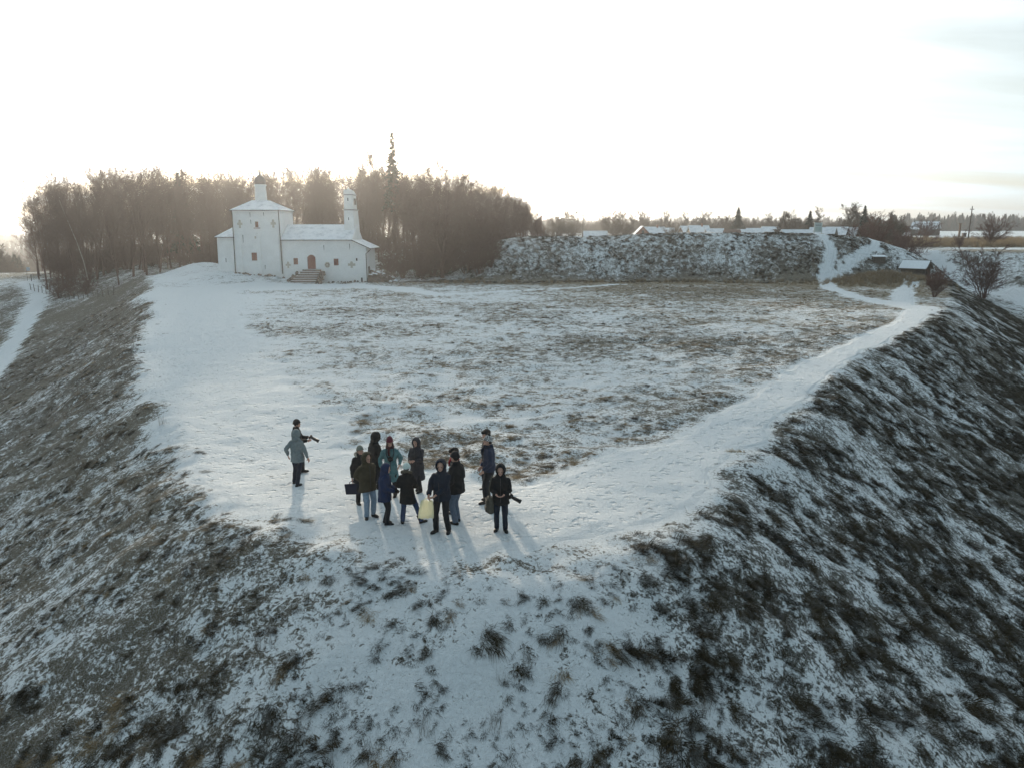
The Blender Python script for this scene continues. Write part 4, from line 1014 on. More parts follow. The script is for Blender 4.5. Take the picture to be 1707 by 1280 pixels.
# ------------------------------------------------------------------ village, far woods, small things about the place
def house(x, y, rz, w, d, wall_h, roof_h, label, wall=None, roof=None, z=None, chimney=False, name='house', windows=2, group=None):
    """gabled house: ridge along local X (width w), depth d"""
    o = empty(name, (x, y, gz(x, y) - .1 if z is None else z), rz); tag(o, label, 'house', group)
    wm = wall or M_TIMBER; rm = roof or M_ROOF; hw, hd = w / 2, d / 2
    m = MB(); m.prism([(-hw, -hd, -.3), (-hw, hd, -.3), (-hw, hd, wall_h), (-hw, 0, wall_h + roof_h), (-hw, -hd, wall_h)], (w, 0, 0)); m.build('wall', wm, o)
    e = .45; t = .14; k = roof_h / hd; m = MB()
    for s in (-1, 1):
        yb = s * (hd + e); zb = wall_h - e * k + .06
        p = [(-hw - e, yb, zb), (hw + e, yb, zb), (hw + e, 0, wall_h + roof_h + .06), (-hw - e, 0, wall_h + roof_h + .06)]
        if s > 0: p = p[::-1]
        m.add(p + [(q[0], q[1], q[2] + t) for q in p], [(3, 2, 1, 0), (4, 5, 6, 7), (0, 1, 5, 4), (1, 2, 6, 5), (2, 3, 7, 6), (3, 0, 4, 7)])
    r = m.build('roof', rm, o)
    if chimney:
        m = MB(); m.box(hw * .25, hw * .25 + .55, -.5, .05, wall_h + roof_h * .6, wall_h + roof_h + .9); m.build('chimney', simple('chimney_brick', (0.28, 0.14, 0.10), .9, .3, 8), r)
    for i in range(windows):
        xx = -hw + w * (i + 1) / (windows + 1)
        m = MB(); m.box(xx - .42, xx + .42, -hd - .03, -hd + .03, wall_h * .38, wall_h * .82); wn = m.build('window', M_DARKGLASS, o)
        m = MB()
        for a, b, c, dd in ((xx - .52, xx - .42, wall_h * .34, wall_h * .86), (xx + .42, xx + .52, wall_h * .34, wall_h * .86), (xx - .42, xx + .42, wall_h * .82, wall_h * .86), (xx - .42, xx + .42, wall_h * .34, wall_h * .38), (xx - .03, xx + .03, wall_h * .38, wall_h * .82)):
            m.box(a, b, -hd - .06, -hd + .02, c, dd)
        m.build('window_frame', simple('white_frame_paint', (0.62, 0.62, 0.60), .7, .1), wn)
    for s in (-1, 1):
        m = MB(); m.box(s * hw - .03 if s < 0 else hw - .03, s * hw + .03 if s < 0 else hw + .03, -.4, .4, wall_h * .9, wall_h + roof_h * .45); m.build('gable_window', M_DARKGLASS, o)
    return o

def at(px, Y, k=0.985): return (px - 853.5) / 1299 * k * Y

def build_village():
    brown = M_TIMBER; grey = M_WOOD; red = simple('red_brown_boards', (0.22, 0.10, 0.07), .9, .3, 5)
    yel = simple('ochre_boards', (0.30, 0.22, 0.12), .9, .3, 5); dkroof = simple('brown_tile_roof', (0.16, 0.095, 0.075), .85, .3, 7)
    rows = [  # px centre, distance, turn, width, depth, wall, roof height, roof ridge z, label, wall, roof
        (991, 235, 0.05, 7.5, 4.5, 2.0, 1.3, 6.5, 'long low shed with pale snowy roof beyond the rampart', grey, None),
        (1069, 262, 1.52, 8.0, 5.0, 2.4, 2.3, 8.0, 'brown gabled house turning its planked gable to the rampart', red, None),
        (1089, 268, 0.10, 7.5, 5.5, 2.4, 2.0, 7.75, 'snow-roofed wing adjoining the brown gabled house', yel, None),
        (1111, 285, -.1, 5.0, 5.0, 2.4, 1.8, 7.4, 'small snowy cottage half hidden by a bush', grey, None),
        (1146, 290, .25, 6.5, 6.0, 2.4, 2.2, 8.1, 'snow-roofed cottage with stepped ridge in mid village', brown, None),
        (1163, 280, .10, 7.5, 6.0, 2.5, 2.6, 8.25, 'broadest snowy roof of the village row', yel, None),
        (1190, 262, .12, 6.2, 5.5, 2.2, 2.1, 7.2, 'snowy cottage with dark gable left of the spruce', grey, None),
        (1219, 258, .0, 5.0, 5.0, 2.3, 1.7, 6.9, 'house with bare brown roof below the spruce', brown, dkroof),
        (1239, 262, -.08, 4.4, 5.0, 2.3, 1.9, 6.95, 'narrow snowy cottage just past the spruce', grey, None),
        (1257, 262, -.30, 5.6, 6.0, 2.3, 2.3, 7.3, 'steep snowy roof with brown gable edge past the spruce', brown, None),
        (1283, 300, .05, 7.2, 5.0, 2.4, 1.5, 7.85, 'long pale roof at the far end of the village row', grey, None),
        (1314, 185, .30, 4.0, 3.6, 2.0, 1.5, 6.75, 'little snowy shed beside the signboard on the rampart', grey, None),
        (1334, 187, .05, 4.2, 4.2, 2.0, 1.4, 6.75, 'flat snowy outbuilding behind the signboard', brown, None),
        (1370, 178, -.62, 5.6, 5.2, 2.2, 2.2, 7.25, 'snowy barn with dark gable past the signboard', grey, None),
        (1393, 182, -.62, 4.6, 4.8, 2.2, 2.0, 7.35, 'snowy barn second from the signboard', grey, None),
        (1410, 184, -.62, 4.6, 5.0, 2.2, 2.0, 7.25, 'thin-snowed grey barn third from the signboard', grey, simple('grey_slate_snow', (0.42, 0.42, 0.43), .8, .25, 4))]
    for px, Y, tz, w, d, wh, rh, zr, lab, wl, rf in rows:
        house(at(px, Y), Y, tz, w * .88, d * .9, wh, rh, lab, wl, rf, z=zr - wh - rh - (.55 if Y > 220 else .3), windows=2 if w > 5.4 else 1, chimney=px in (1089, 1163))
    house(at(1540, 330), 330, -.72, 9.4, 6.6, 2.6, 2.7, 'dark log farmhouse with pale blue snowy roof beyond the reed field', M_WOOD, M_ROOF, z=4.1, windows=3, name='farmhouse')
    # spruces and bare trees of the village
    S1 = spruce_meshes(301, 12, 4.2, 0, .15); S2 = spruce_meshes(302, 12, 4.6, 0, .3)
    for px, Y, H, m_, w, lab in [(1228, 283, 10.8, S1, 1.05, 'dark green spruce towering over the village roofs'),
                                 (1437, 215, 9.6, S2, .9, 'spruce with open boughs past the barns'),
                                 (1347, 235, 8.6, S2, 1.0, 'broad dark conifer behind the signboard'),
                                 (1463, 235, 6.6, S2, 1.1, 'squat conifer among the bushes at the village end')]:
        plant('spruce_tree', m_, at(px, Y), Y, H, lab, 'tree', None, px, w, z=3.4)
    FT = [tree_meshes(320 + i, 'spreading', 10, .16, M_BARK_FAR, .014) for i in range(2)] + [tree_meshes(330 + i, 'slim', 10, .11, M_BARK_FAR, .014) for i in range(2)]
    FB = [bush_meshes(340 + i, 4, 12, .6, M_BARK_FAR, .014) for i in range(2)]
    rng = np.random.default_rng(77)
    tl = [(942, 225, 8.6, 0, 1.1, 'rounded bare tree standing apart past the end of the wood'), (922, 240, 7.4, 1, 1.2, 'low bare tree next to the end of the wood'), (960, 260, 6.5, 1, 1.1, 'small bare tree behind the long shed'),
          (1014, 236, 7.6, 0, 1.0, 'first bare tree in the clump before the brown gable'), (1028, 240, 8.8, 2, 1.4, 'second bare tree in the clump before the brown gable'), (1038, 238, 8.6, 0, 1.0, 'third bare tree in the clump before the brown gable'), (1048, 243, 7.8, 2, 1.4, 'bare tree closest to the brown gable'),
          (1072, 330, 11.0, 0, .8, 'rounded tree showing above the brown gabled house'), (1116, 300, 10.2, 2, 1.3, 'bare tree above the half-hidden cottage'), (1107, 300, 8.0, 3, 1.2, 'thin tree by the half-hidden cottage'),
          (1137, 330, 10.4, 2, 1.2, 'pale bare tree behind the stepped cottage'), (1172, 330, 10.6, 0, .9, 'bare tree over the broadest snowy roof'), (1210, 300, 8.4, 0, 1.1, 'leafless tree touching the village spruce'),
          (1286, 310, 9.5, 2, 1.4, 'bare tree over the long pale roof'), (1301, 225, 8.2, 3, 1.6, 'dense bare tree beside the village pole'), (1311, 230, 8.6, 0, 1.0, 'bushy bare tree right behind the little shed'),
          (1358, 245, 10.0, 2, 1.2, 'tall bare tree next to the broad dark conifer'), (1331, 240, 6.5, 1, 1.0, 'low bare tree between shed and conifer'),
          (1410, 225, 10.6, 2, 1.3, 'tall pale birchlike tree before the open spruce'), (1420, 228, 10.8, 0, .9, 'tallest bare crown beside the open spruce'), (1428, 222, 9.0, 3, 1.3, 'slim bare tree touching the open spruce'),
          (1452, 240, 8.0, 0, 1.0, 'faint bare crown past the open spruce'), (1488, 230, 8.6, 3, 1.5, 'spiky bare tree at the village end'), (1500, 235, 7.6, 2, 1.4, 'last bare tree before the farmhouse')]
    for px, Y, H, k, w, lab in tl:
        plant('bare_tree', FT[k], at(px, Y), Y, H, lab, 'tree', 'bare trees about the village', rng.uniform(0, 6), w, z=3.4)
    for i, (px, Y, H, w) in enumerate([(930, 230, 4.4, 1.5), (914, 225, 4.6, 1.4), (952, 228, 4.4, 1.4), (1022, 234, 4.2, 1.5), (1044, 236, 4.4, 1.5), (1118, 255, 4.6, 1.3), (1300, 205, 4.4, 1.5), (1345, 215, 4.6, 1.6), (1425, 196, 4.6, 1.7), (1440, 190, 5.0, 1.7), (1455, 180, 5.2, 1.7), (1470, 172, 5.4, 1.8), (1484, 168, 5.4, 1.8), (1496, 176, 5.0, 1.7), (1462, 160, 4.4, 1.6), (1478, 152, 4.6, 1.6)]):
        plant('hedge_bush', FB[i % 2], at(px, Y), Y, H, 'brown leafless hedge bush between the rampart and the village roofs', 'bush', 'hedge bushes between rampart and village', i * .9, w, z=3.2, pn=('stem', 'crown'))
    # woods too far off to count
    far = proto_collection('far_trees', [])
    for me in (spruce_meshes(351, 12, 2.8)[1], spruce_meshes(352, 12, 2.2)[1], tree_meshes(353, 'slim', 12, .14, M_BARK_FAR, .03)[1], bush_meshes(354, 10, 12, .4, M_BARK_FAR, .03)[1]):
        far.objects.link(bpy.data.objects.new('far_tree', me))
    names = sorted(o.name for o in far.objects)
    def wood(name, x, y, H, picks, label):
        n = len(x); z = height0(x, y) - .3; s = H / 12.0
        scatter(name, np.stack([x, y, z], -1), np.stack([0 * x, 0 * x, rng.uniform(0, 6.28, n)], -1), np.stack([s * 1.3, s * 1.3, s], -1), rng.choice(picks, n), far, label, 'forest')
    # hazy valley wood
    n = 2600; y = 250 + 2600 * rng.uniform(0, 1, n) ** 1.7; x = -y * (0.50 + .26 * rng.uniform(0, 1, n)) - 40
    m = fbm(x / 160, y / 160, 171, 3) > .44
    wood('valley_forest', x[m], y[m], rng.uniform(8, 16, m.sum()), [0, 1, 2, 3, 3], 'hazy mixed forest filling the valley below the field')
    n = 900; x = rng.uniform(230, 1100, n); y = 700 + .25 * x + rng.uniform(0, 60, n); k = x > 405
    wood('spruce_forest', x[k], y[k], rng.uniform(10, 19, k.sum()), [0, 1, 1, 0, 2], 'dark conifer belt on the skyline past the snowy field')
    n = 1500; x = rng.uniform(-60, 900, n); y = 1000 + rng.uniform(0, 130, n) + .12 * x
    wood('horizon_forest', x, y, rng.uniform(9, 17, n), [0, 2, 3, 3], 'low grey woodland along the skyline behind the village')
    n = 260; x = rng.uniform(20, 200, n); y = 400 + rng.uniform(0, 40, n)
    wood('village_woodland', x, y, rng.uniform(5, 9, n), [2, 3, 3], 'thin leafless woodland right behind the village roofs')

def pole(x, y, H, label, rz=0.0, tilt=0.0, z=None, arm=True):
    o = empty('utility_pole', (x, y, gz(x, y) - .2 if z is None else z)); tag(o, label, 'pole'); o.rotation_euler = (0, tilt, rz)
    m = MB(); m.tube([(0, 0, 0), (0, 0, H)], [.15, .10], 8); m.build('post', M_WOOD, o)
    if arm:
        m = MB(); m.box(-.6, .6, -.06, .06, H - .75, H - .63); m.build('crossarm', M_WOOD, o)
        for xx in (-.5, .5, 0):
            m = MB(); zz = H - .63 if xx else H - .05
            m.lathe([(0, 0), (.05, .02), (.07, .08), (.05, .16), (.02, .2), (0, .2)], (xx, 0, zz), 8); m.build('insulator', simple('porcelain', (0.7, 0.68, 0.64), .3, .1), o)
    return o

def build_things():
    pole(107.2, 186.3, 8.6, 'tall wooden utility pole standing in the reed field', .3, R(1.5))
    for px, Y, H, lab in [(971, 205, 7.4, 'thin utility pole by the long low shed'), (1106, 270, 9.2, 'utility pole between the brown gable and the half-hidden cottage'), (1303, 190, 7.6, 'utility pole beside the little snowy shed'), (1533, 300, 7.0, 'thin pole standing before the farmhouse')]:
        pole(at(px, Y), Y, H, lab, .4, 0, z=3.3)
    # well sweep beyond the reeds
    wx = at(1597, 300); o = empty('well_sweep', (wx, 300, gz(wx, 300))); tag(o, 'old wooden well sweep with slanting beam on the snowy field', 'well')
    m = MB(); m.box(-.28, .28, -.28, .28, -.3, 4.9); m.box(-.6, .6, -.3, .3, 4.9, 5.1); m.build('post', M_TIMBER, o)
    m = MB(); m.box(-1.6, 1.2, -.9, .9, -.2, .25); m.build('base', M_WOOD, o)
    m = MB(); m.tube([(1.6, 0, .9), (4.4, 0, 5.8)], .09, 6); m.build('beam', M_WOOD, o)
    m = MB(); m.tube([(4.4, 0, 5.8), (4.4, 0, 2.2)], .03, 5); m.build('rod', M_WOOD, o)
    m = MB(); m.box(1.2, 2.5, -.5, .5, -.2, 1.5); m.build('well_head', M_IRON, o, .05)
    # information board on the rampart
    bx, by = 43.6, 113.2; o = empty('signboard', (bx, by, gz(bx, by) - .06), R(4)); tag(o, 'pale framed information board standing on top of the rampart', 'signboard')
    pg = simple('pale_green_panel', (0.54, 0.58, 0.56), .6, .12, 4)
    m = MB(); m.box(-.75, .75, -.35, .35, -.2, .16); m.build('base', M_STONE, o, .03)
    for s in (-1, 1):
        m = MB(); m.box(s * .55 - .045, s * .55 + .045, -.05, .05, .15, 1.72); m.build('post', simple('pale_frame_paint', (0.55, 0.57, 0.53), .7, .12), o, .008)
    m = MB(); m.box(-.52, .52, -.03, .03, .35, 1.58); bd = m.build('board', pg, o)
    m = MB(); m.box(-.60, .60, -.06, .06, 1.58, 1.68); m.build('top_rail', MATS['pale_frame_paint'], o, .008)
    m = MB(); m.box(-.40, .40, -.036, -.031, 1.25, 1.38); m.build('heading_strip', simple('grey_print', (0.26, 0.29, 0.28), .7, .15, 30), bd)
    for k in range(2):
        m = MB(); m.box(-.42 + .44 * k, -.02 + .44 * k, -.036, -.031, .48, 1.12); m.build('text_panel', simple('pale_print', (0.42, 0.49, 0.46), .7, .2, 40), bd)
    # little roofed shelter over the spring
    sx, sy = 54.4, 106.0; o = empty('shelter', (sx, sy, gz(sx, sy) + .45), R(-48)); tag(o, 'low wooden shelter with snowy gable roof by the path bend', 'shelter')
    for s in (-1, 1):
        m = MB(); m.box(-1.5, 1.5, s * .85 - .05, s * .85 + .05, -.9, .72); m.build('wall', M_WOOD, o, .01)
        for q in (-1, 1):
            m = MB(); m.box(q * 1.5 - .07, q * 1.5 + .07, s * .85 - .08, s * .85 + .08, -.3, .8); m.build('post', M_WOOD, o, .01)
    for q in (-1, 1):
        m = MB(); m.prism([(q * 1.45, -.85, .70), (q * 1.45, .85, .70), (q * 1.45, 0, 1.45)], (.06, 0, 0)); m.build('gable', M_WOOD, o)
    for s in (-1, 1):
        m = MB(); m.hexa([(-1.85, s * 1.25, .42), (1.85, s * 1.25, .42), (1.85, 0, 1.48), (-1.85, 0, 1.48), (-1.85, s * 1.25, .50), (1.85, s * 1.25, .50), (1.85, 0, 1.57), (-1.85, 0, 1.57)]); rf = m.build('roof_slope', M_WOOD, o)
        m = MB(); m.hexa([(-1.80, s * 1.22, .51), (1.80, s * 1.22, .51), (1.80, s * .06, 1.54), (-1.80, s * .06, 1.54), (-1.78, s * 1.18, .58), (1.78, s * 1.18, .58), (1.78, s * .08, 1.61), (-1.78, s * .08, 1.61)]); m.build('snow', M_SNOWCAP, rf)
    m = MB(); m.box(-1.9, 1.9, -.09, .09, 1.58, 1.64); m.build('ridge_board', M_WOOD, o)
    bx, by = 50.1, 107.7; o = empty('plank_box', (bx, by, gz(bx, by) - .1), R(-8)); tag(o, 'snow-topped dark plank box sunk in the slope below the rampart', 'box')
    m = MB(); m.box(-.75, .75, -.45, .45, -.3, .62); m.build('body', M_WOOD, o, .02)
    m = MB(); m.hexa([(-.85, -.55, .62), (.85, -.55, .62), (.85, .55, .78), (-.85, .55, .78), (-.83, -.53, .70), (.83, -.53, .70), (.83, .53, .86), (-.83, .53, .86)]); m.build('snow', M_SNOWCAP, o)
    # wire fence under the wood
    L = [(-80.5, 131), (-73, 123.5), (-66, 116.5), (-59, 110), (-52, 103.5)]
    o = empty('wire_fence', (-66, 116.5, gz(-66, 116.5))); tag(o, 'low wire fence with thin posts along the foot of the wood', 'fence')
    O = o.location.copy(); pts = []
    for (a, b) in zip(L[:-1], L[1:]):
        for k in range(5): pts.append((a[0] + (b[0] - a[0]) * k / 5, a[1] + (b[1] - a[1]) * k / 5))
    rg = np.random.default_rng(8); tops = []
    for x, y in pts:
        z = gz(x, y); m = MB(O); h = 1.15 * rg.uniform(.9, 1.1); l_ = rg.normal(0, .05, 2)
        m.tube([(x, y, z - .3), (x + l_[0], y + l_[1], z + h)], [.055, .045], 6); m.build('post', M_WOOD, o); tops.append((x, y, z))
    for zz in (.45, .95):
        m = MB(O); m.tube([(x, y, z + zz) for x, y, z in tops], .012, 4); m.build('wire', M_IRON, o)
    # barrier and road sign at the head of the valley track
    bx, by = -88.3, 146.5; o = empty('track_barrier', (bx, by, gz(bx, by)), R(-8)); tag(o, 'dark pipe barrier across the head of the valley track', 'barrier')
    for xx in (-1.6, 1.5):
        m = MB(); m.tube([(xx, 0, -.3), (xx, 0, 1.05)], .07, 8); m.build('post', M_IRON, o)
    m = MB(); m.tube([(-1.7, 0, 1.0), (1.6, 0, 1.0)], .05, 8); m.build('rail', M_IRON, o)
    m = MB(); m.tube([(-1.6, 0, .5), (-1.0, -.7, -.1)], .05, 6); m.build('brace', M_IRON, o)
    bx, by = -92.0, 149.0; o = empty('road_sign', (bx, by, gz(bx, by)), R(10)); tag(o, 'small pale sign plate on a thin post beside the valley track', 'sign')
    m = MB(); m.tube([(0, 0, -.4), (0, 0, 2.6)], .035, 8); m.build('post', M_IRON, o)
    m = MB(); m.box(.02, .62, -.03, -.005, 1.9, 2.55); m.build('plate', simple('pale_sign_plate', (0.50, 0.55, 0.60), .5, .08), o)
build_village(); build_things()
# ------------------------------------------------------------------ people
def fuse(mb, name, voxel, smooth=4, folds=0.0, seed=0):
    """joins overlapping closed shapes into one continuous surface"""
    me = mb.mesh(name + '_raw'); ob = bpy.data.objects.new(name + '_raw', me); C.objects.link(ob)
    r = ob.modifiers.new('r', 'REMESH'); r.mode = 'VOXEL'; r.voxel_size = voxel; r.use_smooth_shade = True
    if smooth:
        s = ob.modifiers.new('s', 'SMOOTH'); s.factor = .5; s.iterations = smooth
    dg = bpy.context.evaluated_depsgraph_get(); out = bpy.data.meshes.new_from_object(ob.evaluated_get(dg)); out.name = name
    bpy.data.objects.remove(ob, do_unlink=True); bpy.data.meshes.remove(me)
    if folds:
        n = len(out.vertices); co = np.empty(n * 3); out.vertices.foreach_get('co', co); co = co.reshape(-1, 3)
        no = np.empty(n * 3); out.vertices.foreach_get('normal', no); no = no.reshape(-1, 3)
        k = fbm(co[:, 0] * 9 + co[:, 1] * 9 + seed, co[:, 2] * 7 + co[:, 0] * 3, 7 + seed, 3) - .5
        co += no * (k * folds)[:, None]; out.vertices.foreach_set('co', co.ravel())
    out.update(); shade(out); return out

def ik(S, T, l1, l2, pole):
    S, T, pole = Vector(S), Vector(T), Vector(pole); d = T - S; L = min(d.length, (l1 + l2) * .995)
    if d.length > L: T = S + d.normalized() * L; d = T - S
    a = (l1 * l1 - l2 * l2 + L * L) / (2 * L); h = math.sqrt(max(l1 * l1 - a * a, 0)); u = d.normalized()
    p = pole - u * pole.dot(u); p = p.normalized() if p.length > 1e-6 else u.orthogonal().normalized()
    return S + u * a + p * h, T

def hand_shapes(m, wrist, fdir, palm, side, s, curl=.5, fat=0.0):
    """palm, four unequal bent fingers and a thumb leaving the side of the palm"""
    f = Vector(fdir).normalized(); n = Vector(palm); n = (n - f * n.dot(f)).normalized(); w = f.cross(n) * side   # w points to the thumb side
    W = Vector(wrist); pc = W + f * .045 * s
    Mx = Matrix((w, n, f)).transposed(); m.ellipsoid(pc, ((.043 + fat) * s, (.019 + fat) * s, (.058 + fat) * s), 10, 7, Mx)
    for k, (off, ln) in enumerate(((.030, .070), (.010, .080), (-.011, .074), (-.031, .058))):
        b = pc + f * .040 * s + w * off * s; d = (f + n * curl * .5).normalized(); p1 = b + d * ln * .5 * s; d2 = (f + n * curl * 1.9).normalized(); p2 = p1 + d2 * ln * .5 * s
        m.tube([b - f * .02 * s, b, p1, p2], [(.0105 + fat) * s, (.0105 + fat) * s, (.0095 + fat) * s, (.0085 + fat) * s], 7)
    b = pc - f * .02 * s + w * .034 * s; p1 = b + (w * .75 + f * .6 + n * .35).normalized() * .036 * s; p2 = p1 + (f + n * (.4 + curl) + w * .1).normalized() * .034 * s
    m.tube([b - w * .015 * s, b, p1, p2], [(.013 + fat) * s, (.013 + fat) * s, (.0115 + fat) * s, (.0095 + fat) * s], 7)

SKIN = simple('skin', (0.52, 0.30, 0.225), .55, .10, 20)
EYE = simple('eye_dark', (0.03, 0.022, 0.02), .3, .1); LIP = simple('lip', (0.36, 0.14, 0.12), .5, .1)
BLACKLEATHER = simple('black_leather', (0.018, 0.017, 0.017), .5, .3, 14)

def ring_loft(m, rings, n=20):
    """closed loft of ellipses: (cx, cy, z, rx, ry)"""
    vs = []; fs = []
    for cx, cy, z, rx, ry in rings:
        for k in range(n):
            w = 2 * math.pi * k / n; vs.append((cx + rx * math.cos(w), cy + ry * math.sin(w), z))
    for i in range(len(rings) - 1):
        for k in range(n): fs.append((i * n + k, i * n + (k + 1) % n, (i + 1) * n + (k + 1) % n, (i + 1) * n + k))
    fs += [tuple(range(n))[::-1], tuple(range((len(rings) - 1) * n, len(rings) * n))]
    m.add(vs, fs)

def cap_shell(c, axis, up, r, a0, a1, n=22, k=14):
    """part of an ellipsoid shell between two polar angles about 'axis'; returns verts, faces, first ring"""
    ax = Vector(axis).normalized(); u = Vector(up); u = (u - ax * u.dot(ax)).normalized(); v = ax.cross(u); c = Vector(c)
    vs = []; fs = []
    for i in range(k + 1):
        th = a0 + (a1 - a0) * i / k
        for j in range(n):
            w = 2 * math.pi * j / n; vs.append(c + ax * r[2] * math.cos(th) + u * r[1] * math.sin(th) * math.cos(w) + v * r[0] * math.sin(th) * math.sin(w))
    for i in range(k):
        for j in range(n): fs.append((i * n + j, i * n + (j + 1) % n, (i + 1) * n + (j + 1) % n, (i + 1) * n + j))
    return vs, fs, vs[:n]

def person(x, y, H, face, label, coat, trousers, boots=None, hem=.80, flare=1.12, bulk=1.0, feet=((-.11, 0, .15), (.11, 0, -.15)), hands=None, head=(0, 0), bow=0.0,
           hood=None, hat=None, scarf=None, hair=None, gloves=None, fur=None, boot_h=.22, belt=False, hide_hands=False, palms=None, hem2=None):
    """face: compass heading of the chest in degrees (0 = +Y, 90 = +X). local +Y is forward, +X the person's own right."""
    s = H / 1.78
    o = empty('person', (x, y, gz(x, y) - .012), -R(face)); tag(o, label, 'person', 'people gathered on the headland')
    V = lambda a, b, c: Vector((a * s, b * s, c * s))
    lean = lambda v, z0=.95: Vector((v.x, v.y + math.sin(bow) * max(v.z - z0 * s, 0), v.z - (1 - math.cos(bow)) * max(v.z - z0 * s, 0)))
    # joints
    hipz, shz = .93, 1.405
    sh = [lean(V(q * .172, 0, shz)) for q in (-1, 1)]
    hands = hands or [(-.24, .06, .80), (.24, .06, .80)]
    elb = []; wri = []
    for i, q in enumerate((-1, 1)):
        e, w = ik(sh[i], V(*hands[i]), .30 * s, .265 * s, Vector((q * .55, -.8, -.25))); elb.append(e); wri.append(w)
    hp = [V(q * .095, 0, hipz) for q in (-1, 1)]
    ank = [V(f[0], f[1], .085) for f in feet]; kne = []
    for i in range(2):
        k_, a_ = ik(hp[i], ank[i], .44 * s, .425 * s, Vector((0, 1, 0))); kne.append(k_); ank[i] = a_ if (a_ - ank[i]).length < .02 else ank[i]
    yaw, nod = head
    neck = lean(V(0, .0, 1.50)); hc = lean(V(0, .025, 1.645)) + Vector((0, math.sin(nod) * .05 * s, -(1 - math.cos(nod)) * .08 * s))
    HM = (Euler((0, 0, yaw)).to_matrix() @ Euler((-nod, 0, 0)).to_matrix()); fwd = HM @ Vector((0, 1, 0)); upv = HM @ Vector((0, 0, 1)); rgt = HM @ Vector((1, 0, 0))
    hp_ = lambda a, b, c: hc + (rgt * a + fwd * b + upv * c) * s
    # body
    m = MB()
    ring_loft(m, [(lean(V(0, 0, z)).x, lean(V(0, 0, z)).y, lean(V(0, 0, z)).z, a * s, b * s) for z, a, b in ((.86, .13, .10), (.95, .165, .115), (1.10, .145, .10), (1.28, .150, .105), (1.38, .12, .085), (1.46, .06, .055))], 16)
    for i in range(2):
        m.tube([hp[i], kne[i], ank[i]], [.082 * s, .056 * s, .040 * s], 10); m.tube([ank[i], V(feet[i][0] + .07 * math.sin(feet[i][2]), feet[i][1] + .07 * math.cos(feet[i][2]), .05)], [.034 * s, .026 * s], 8)
        m.tube([sh[i] + Vector((0, 0, -.005)), elb[i], wri[i]], [.036 * s, .038 * s, .027 * s], 10); m.tube([sh[i], lean(V(0, 0, 1.36))], [.036 * s, .05 * s], 8)
        fd = (wri[i] - elb[i]).normalized(); pn = Vector((1 if i == 0 else -1, .35, .1)) if palms is None else Vector(palms[i])
        hand_shapes(m, wri[i], fd, pn, 1 if i == 0 else -1, s * 1.02, .55)
    m.tube([neck - Vector((0, 0, .06 * s)), hp_(0, -.02, -.06)], [.056 * s, .052 * s], 10)
    HR = Matrix((rgt, fwd, upv)).transposed()
    m.ellipsoid(hp_(0, -.005, .025), (.077 * s, .098 * s, .105 * s), 16, 12, HR); m.ellipsoid(hp_(0, .03, -.055), (.057 * s, .066 * s, .070 * s), 14, 10, HR)
    m.tube([hp_(0, .090, .015), hp_(0, .112, -.022)], [.010 * s, .017 * s], 8); m.ellipsoid(hp_(0, .10, -.082), (.022 * s, .016 * s, .014 * s), 8, 6, HR)
    for q in (-1, 1):
        m.ellipsoid(hp_(q * .078, -.005, -.01), (.012 * s, .024 * s, .034 * s), 8, 6, HR); m.ellipsoid(hp_(q * .033, .082, .030), (.028 * s, .012 * s, .010 * s), 8, 6, HR)
    body = link('body', fuse(m, 'body', .0105 * s, 2), SKIN, o)
    for q in (-1, 1):
        m = MB(); m.ellipsoid(hp_(q * .032, .0915, .010), (.013 * s, .008 * s, .009 * s), 8, 6, HR); m.build('eye', EYE, o, smooth=True)
    m = MB(); m.ellipsoid(hp_(0, .0965, -.052), (.024 * s, .010 * s, .008 * s), 8, 6, HR); m.build('mouth', LIP, o, smooth=True)
    # trousers
    m = MB(); ring_loft(m, [(0, 0, z * s, a * s, b * s) for z, a, b in ((.80, .15, .11), (.92, .178, .128), (1.02, .172, .122))], 16)
    for i in range(2):
        m.tube([hp[i] + Vector((0, 0, .02)), hp[i].lerp(kne[i], .5), kne[i], kne[i].lerp(ank[i], .6), ank[i] + Vector((0, 0, -.01 * s))], [.100 * s, .090 * s, .076 * s, .070 * s, .066 * s], 12)
    link('trousers', fuse(m, 'trousers', .014, 3, .022, int(x * 7) % 9), trousers, o)
    # boots
    for i in range(2):
        a = ank[i]; wv = feet[i][2]; fw = Vector((math.sin(wv), math.cos(wv), 0)); sdv = Vector((fw.y, -fw.x, 0)); base = Vector((a.x, a.y, a.z - .085 * s))
        m = MB(); Mx = Matrix((sdv, fw, Vector((0, 0, 1)))).transposed()
        m.ellipsoid(base + fw * .10 * s + Vector((0, 0, .042 * s)), (.052 * s, .110 * s, .052 * s), 12, 8, Mx); m.ellipsoid(base - fw * .01 * s + Vector((0, 0, .045 * s)), (.049 * s, .072 * s, .06 * s), 12, 8, Mx)
        m.tube([base + Vector((0, 0, .04 * s)), base.lerp(kne[i], .0) + (kne[i] - a).normalized() * boot_h * s], [.056 * s, .070 * s if boot_h > .2 else .06 * s], 10)
        m.box(base.x - .03 * s, base.x + .03 * s, base.y - .03 * s, base.y + .03 * s, base.z + .0, base.z + .03 * s)
        bo = link('boot', fuse(m, 'boot', .011, 2), boots or BLACKLEATHER, o)
    # coat
    B = bulk; m = MB(); rg = []
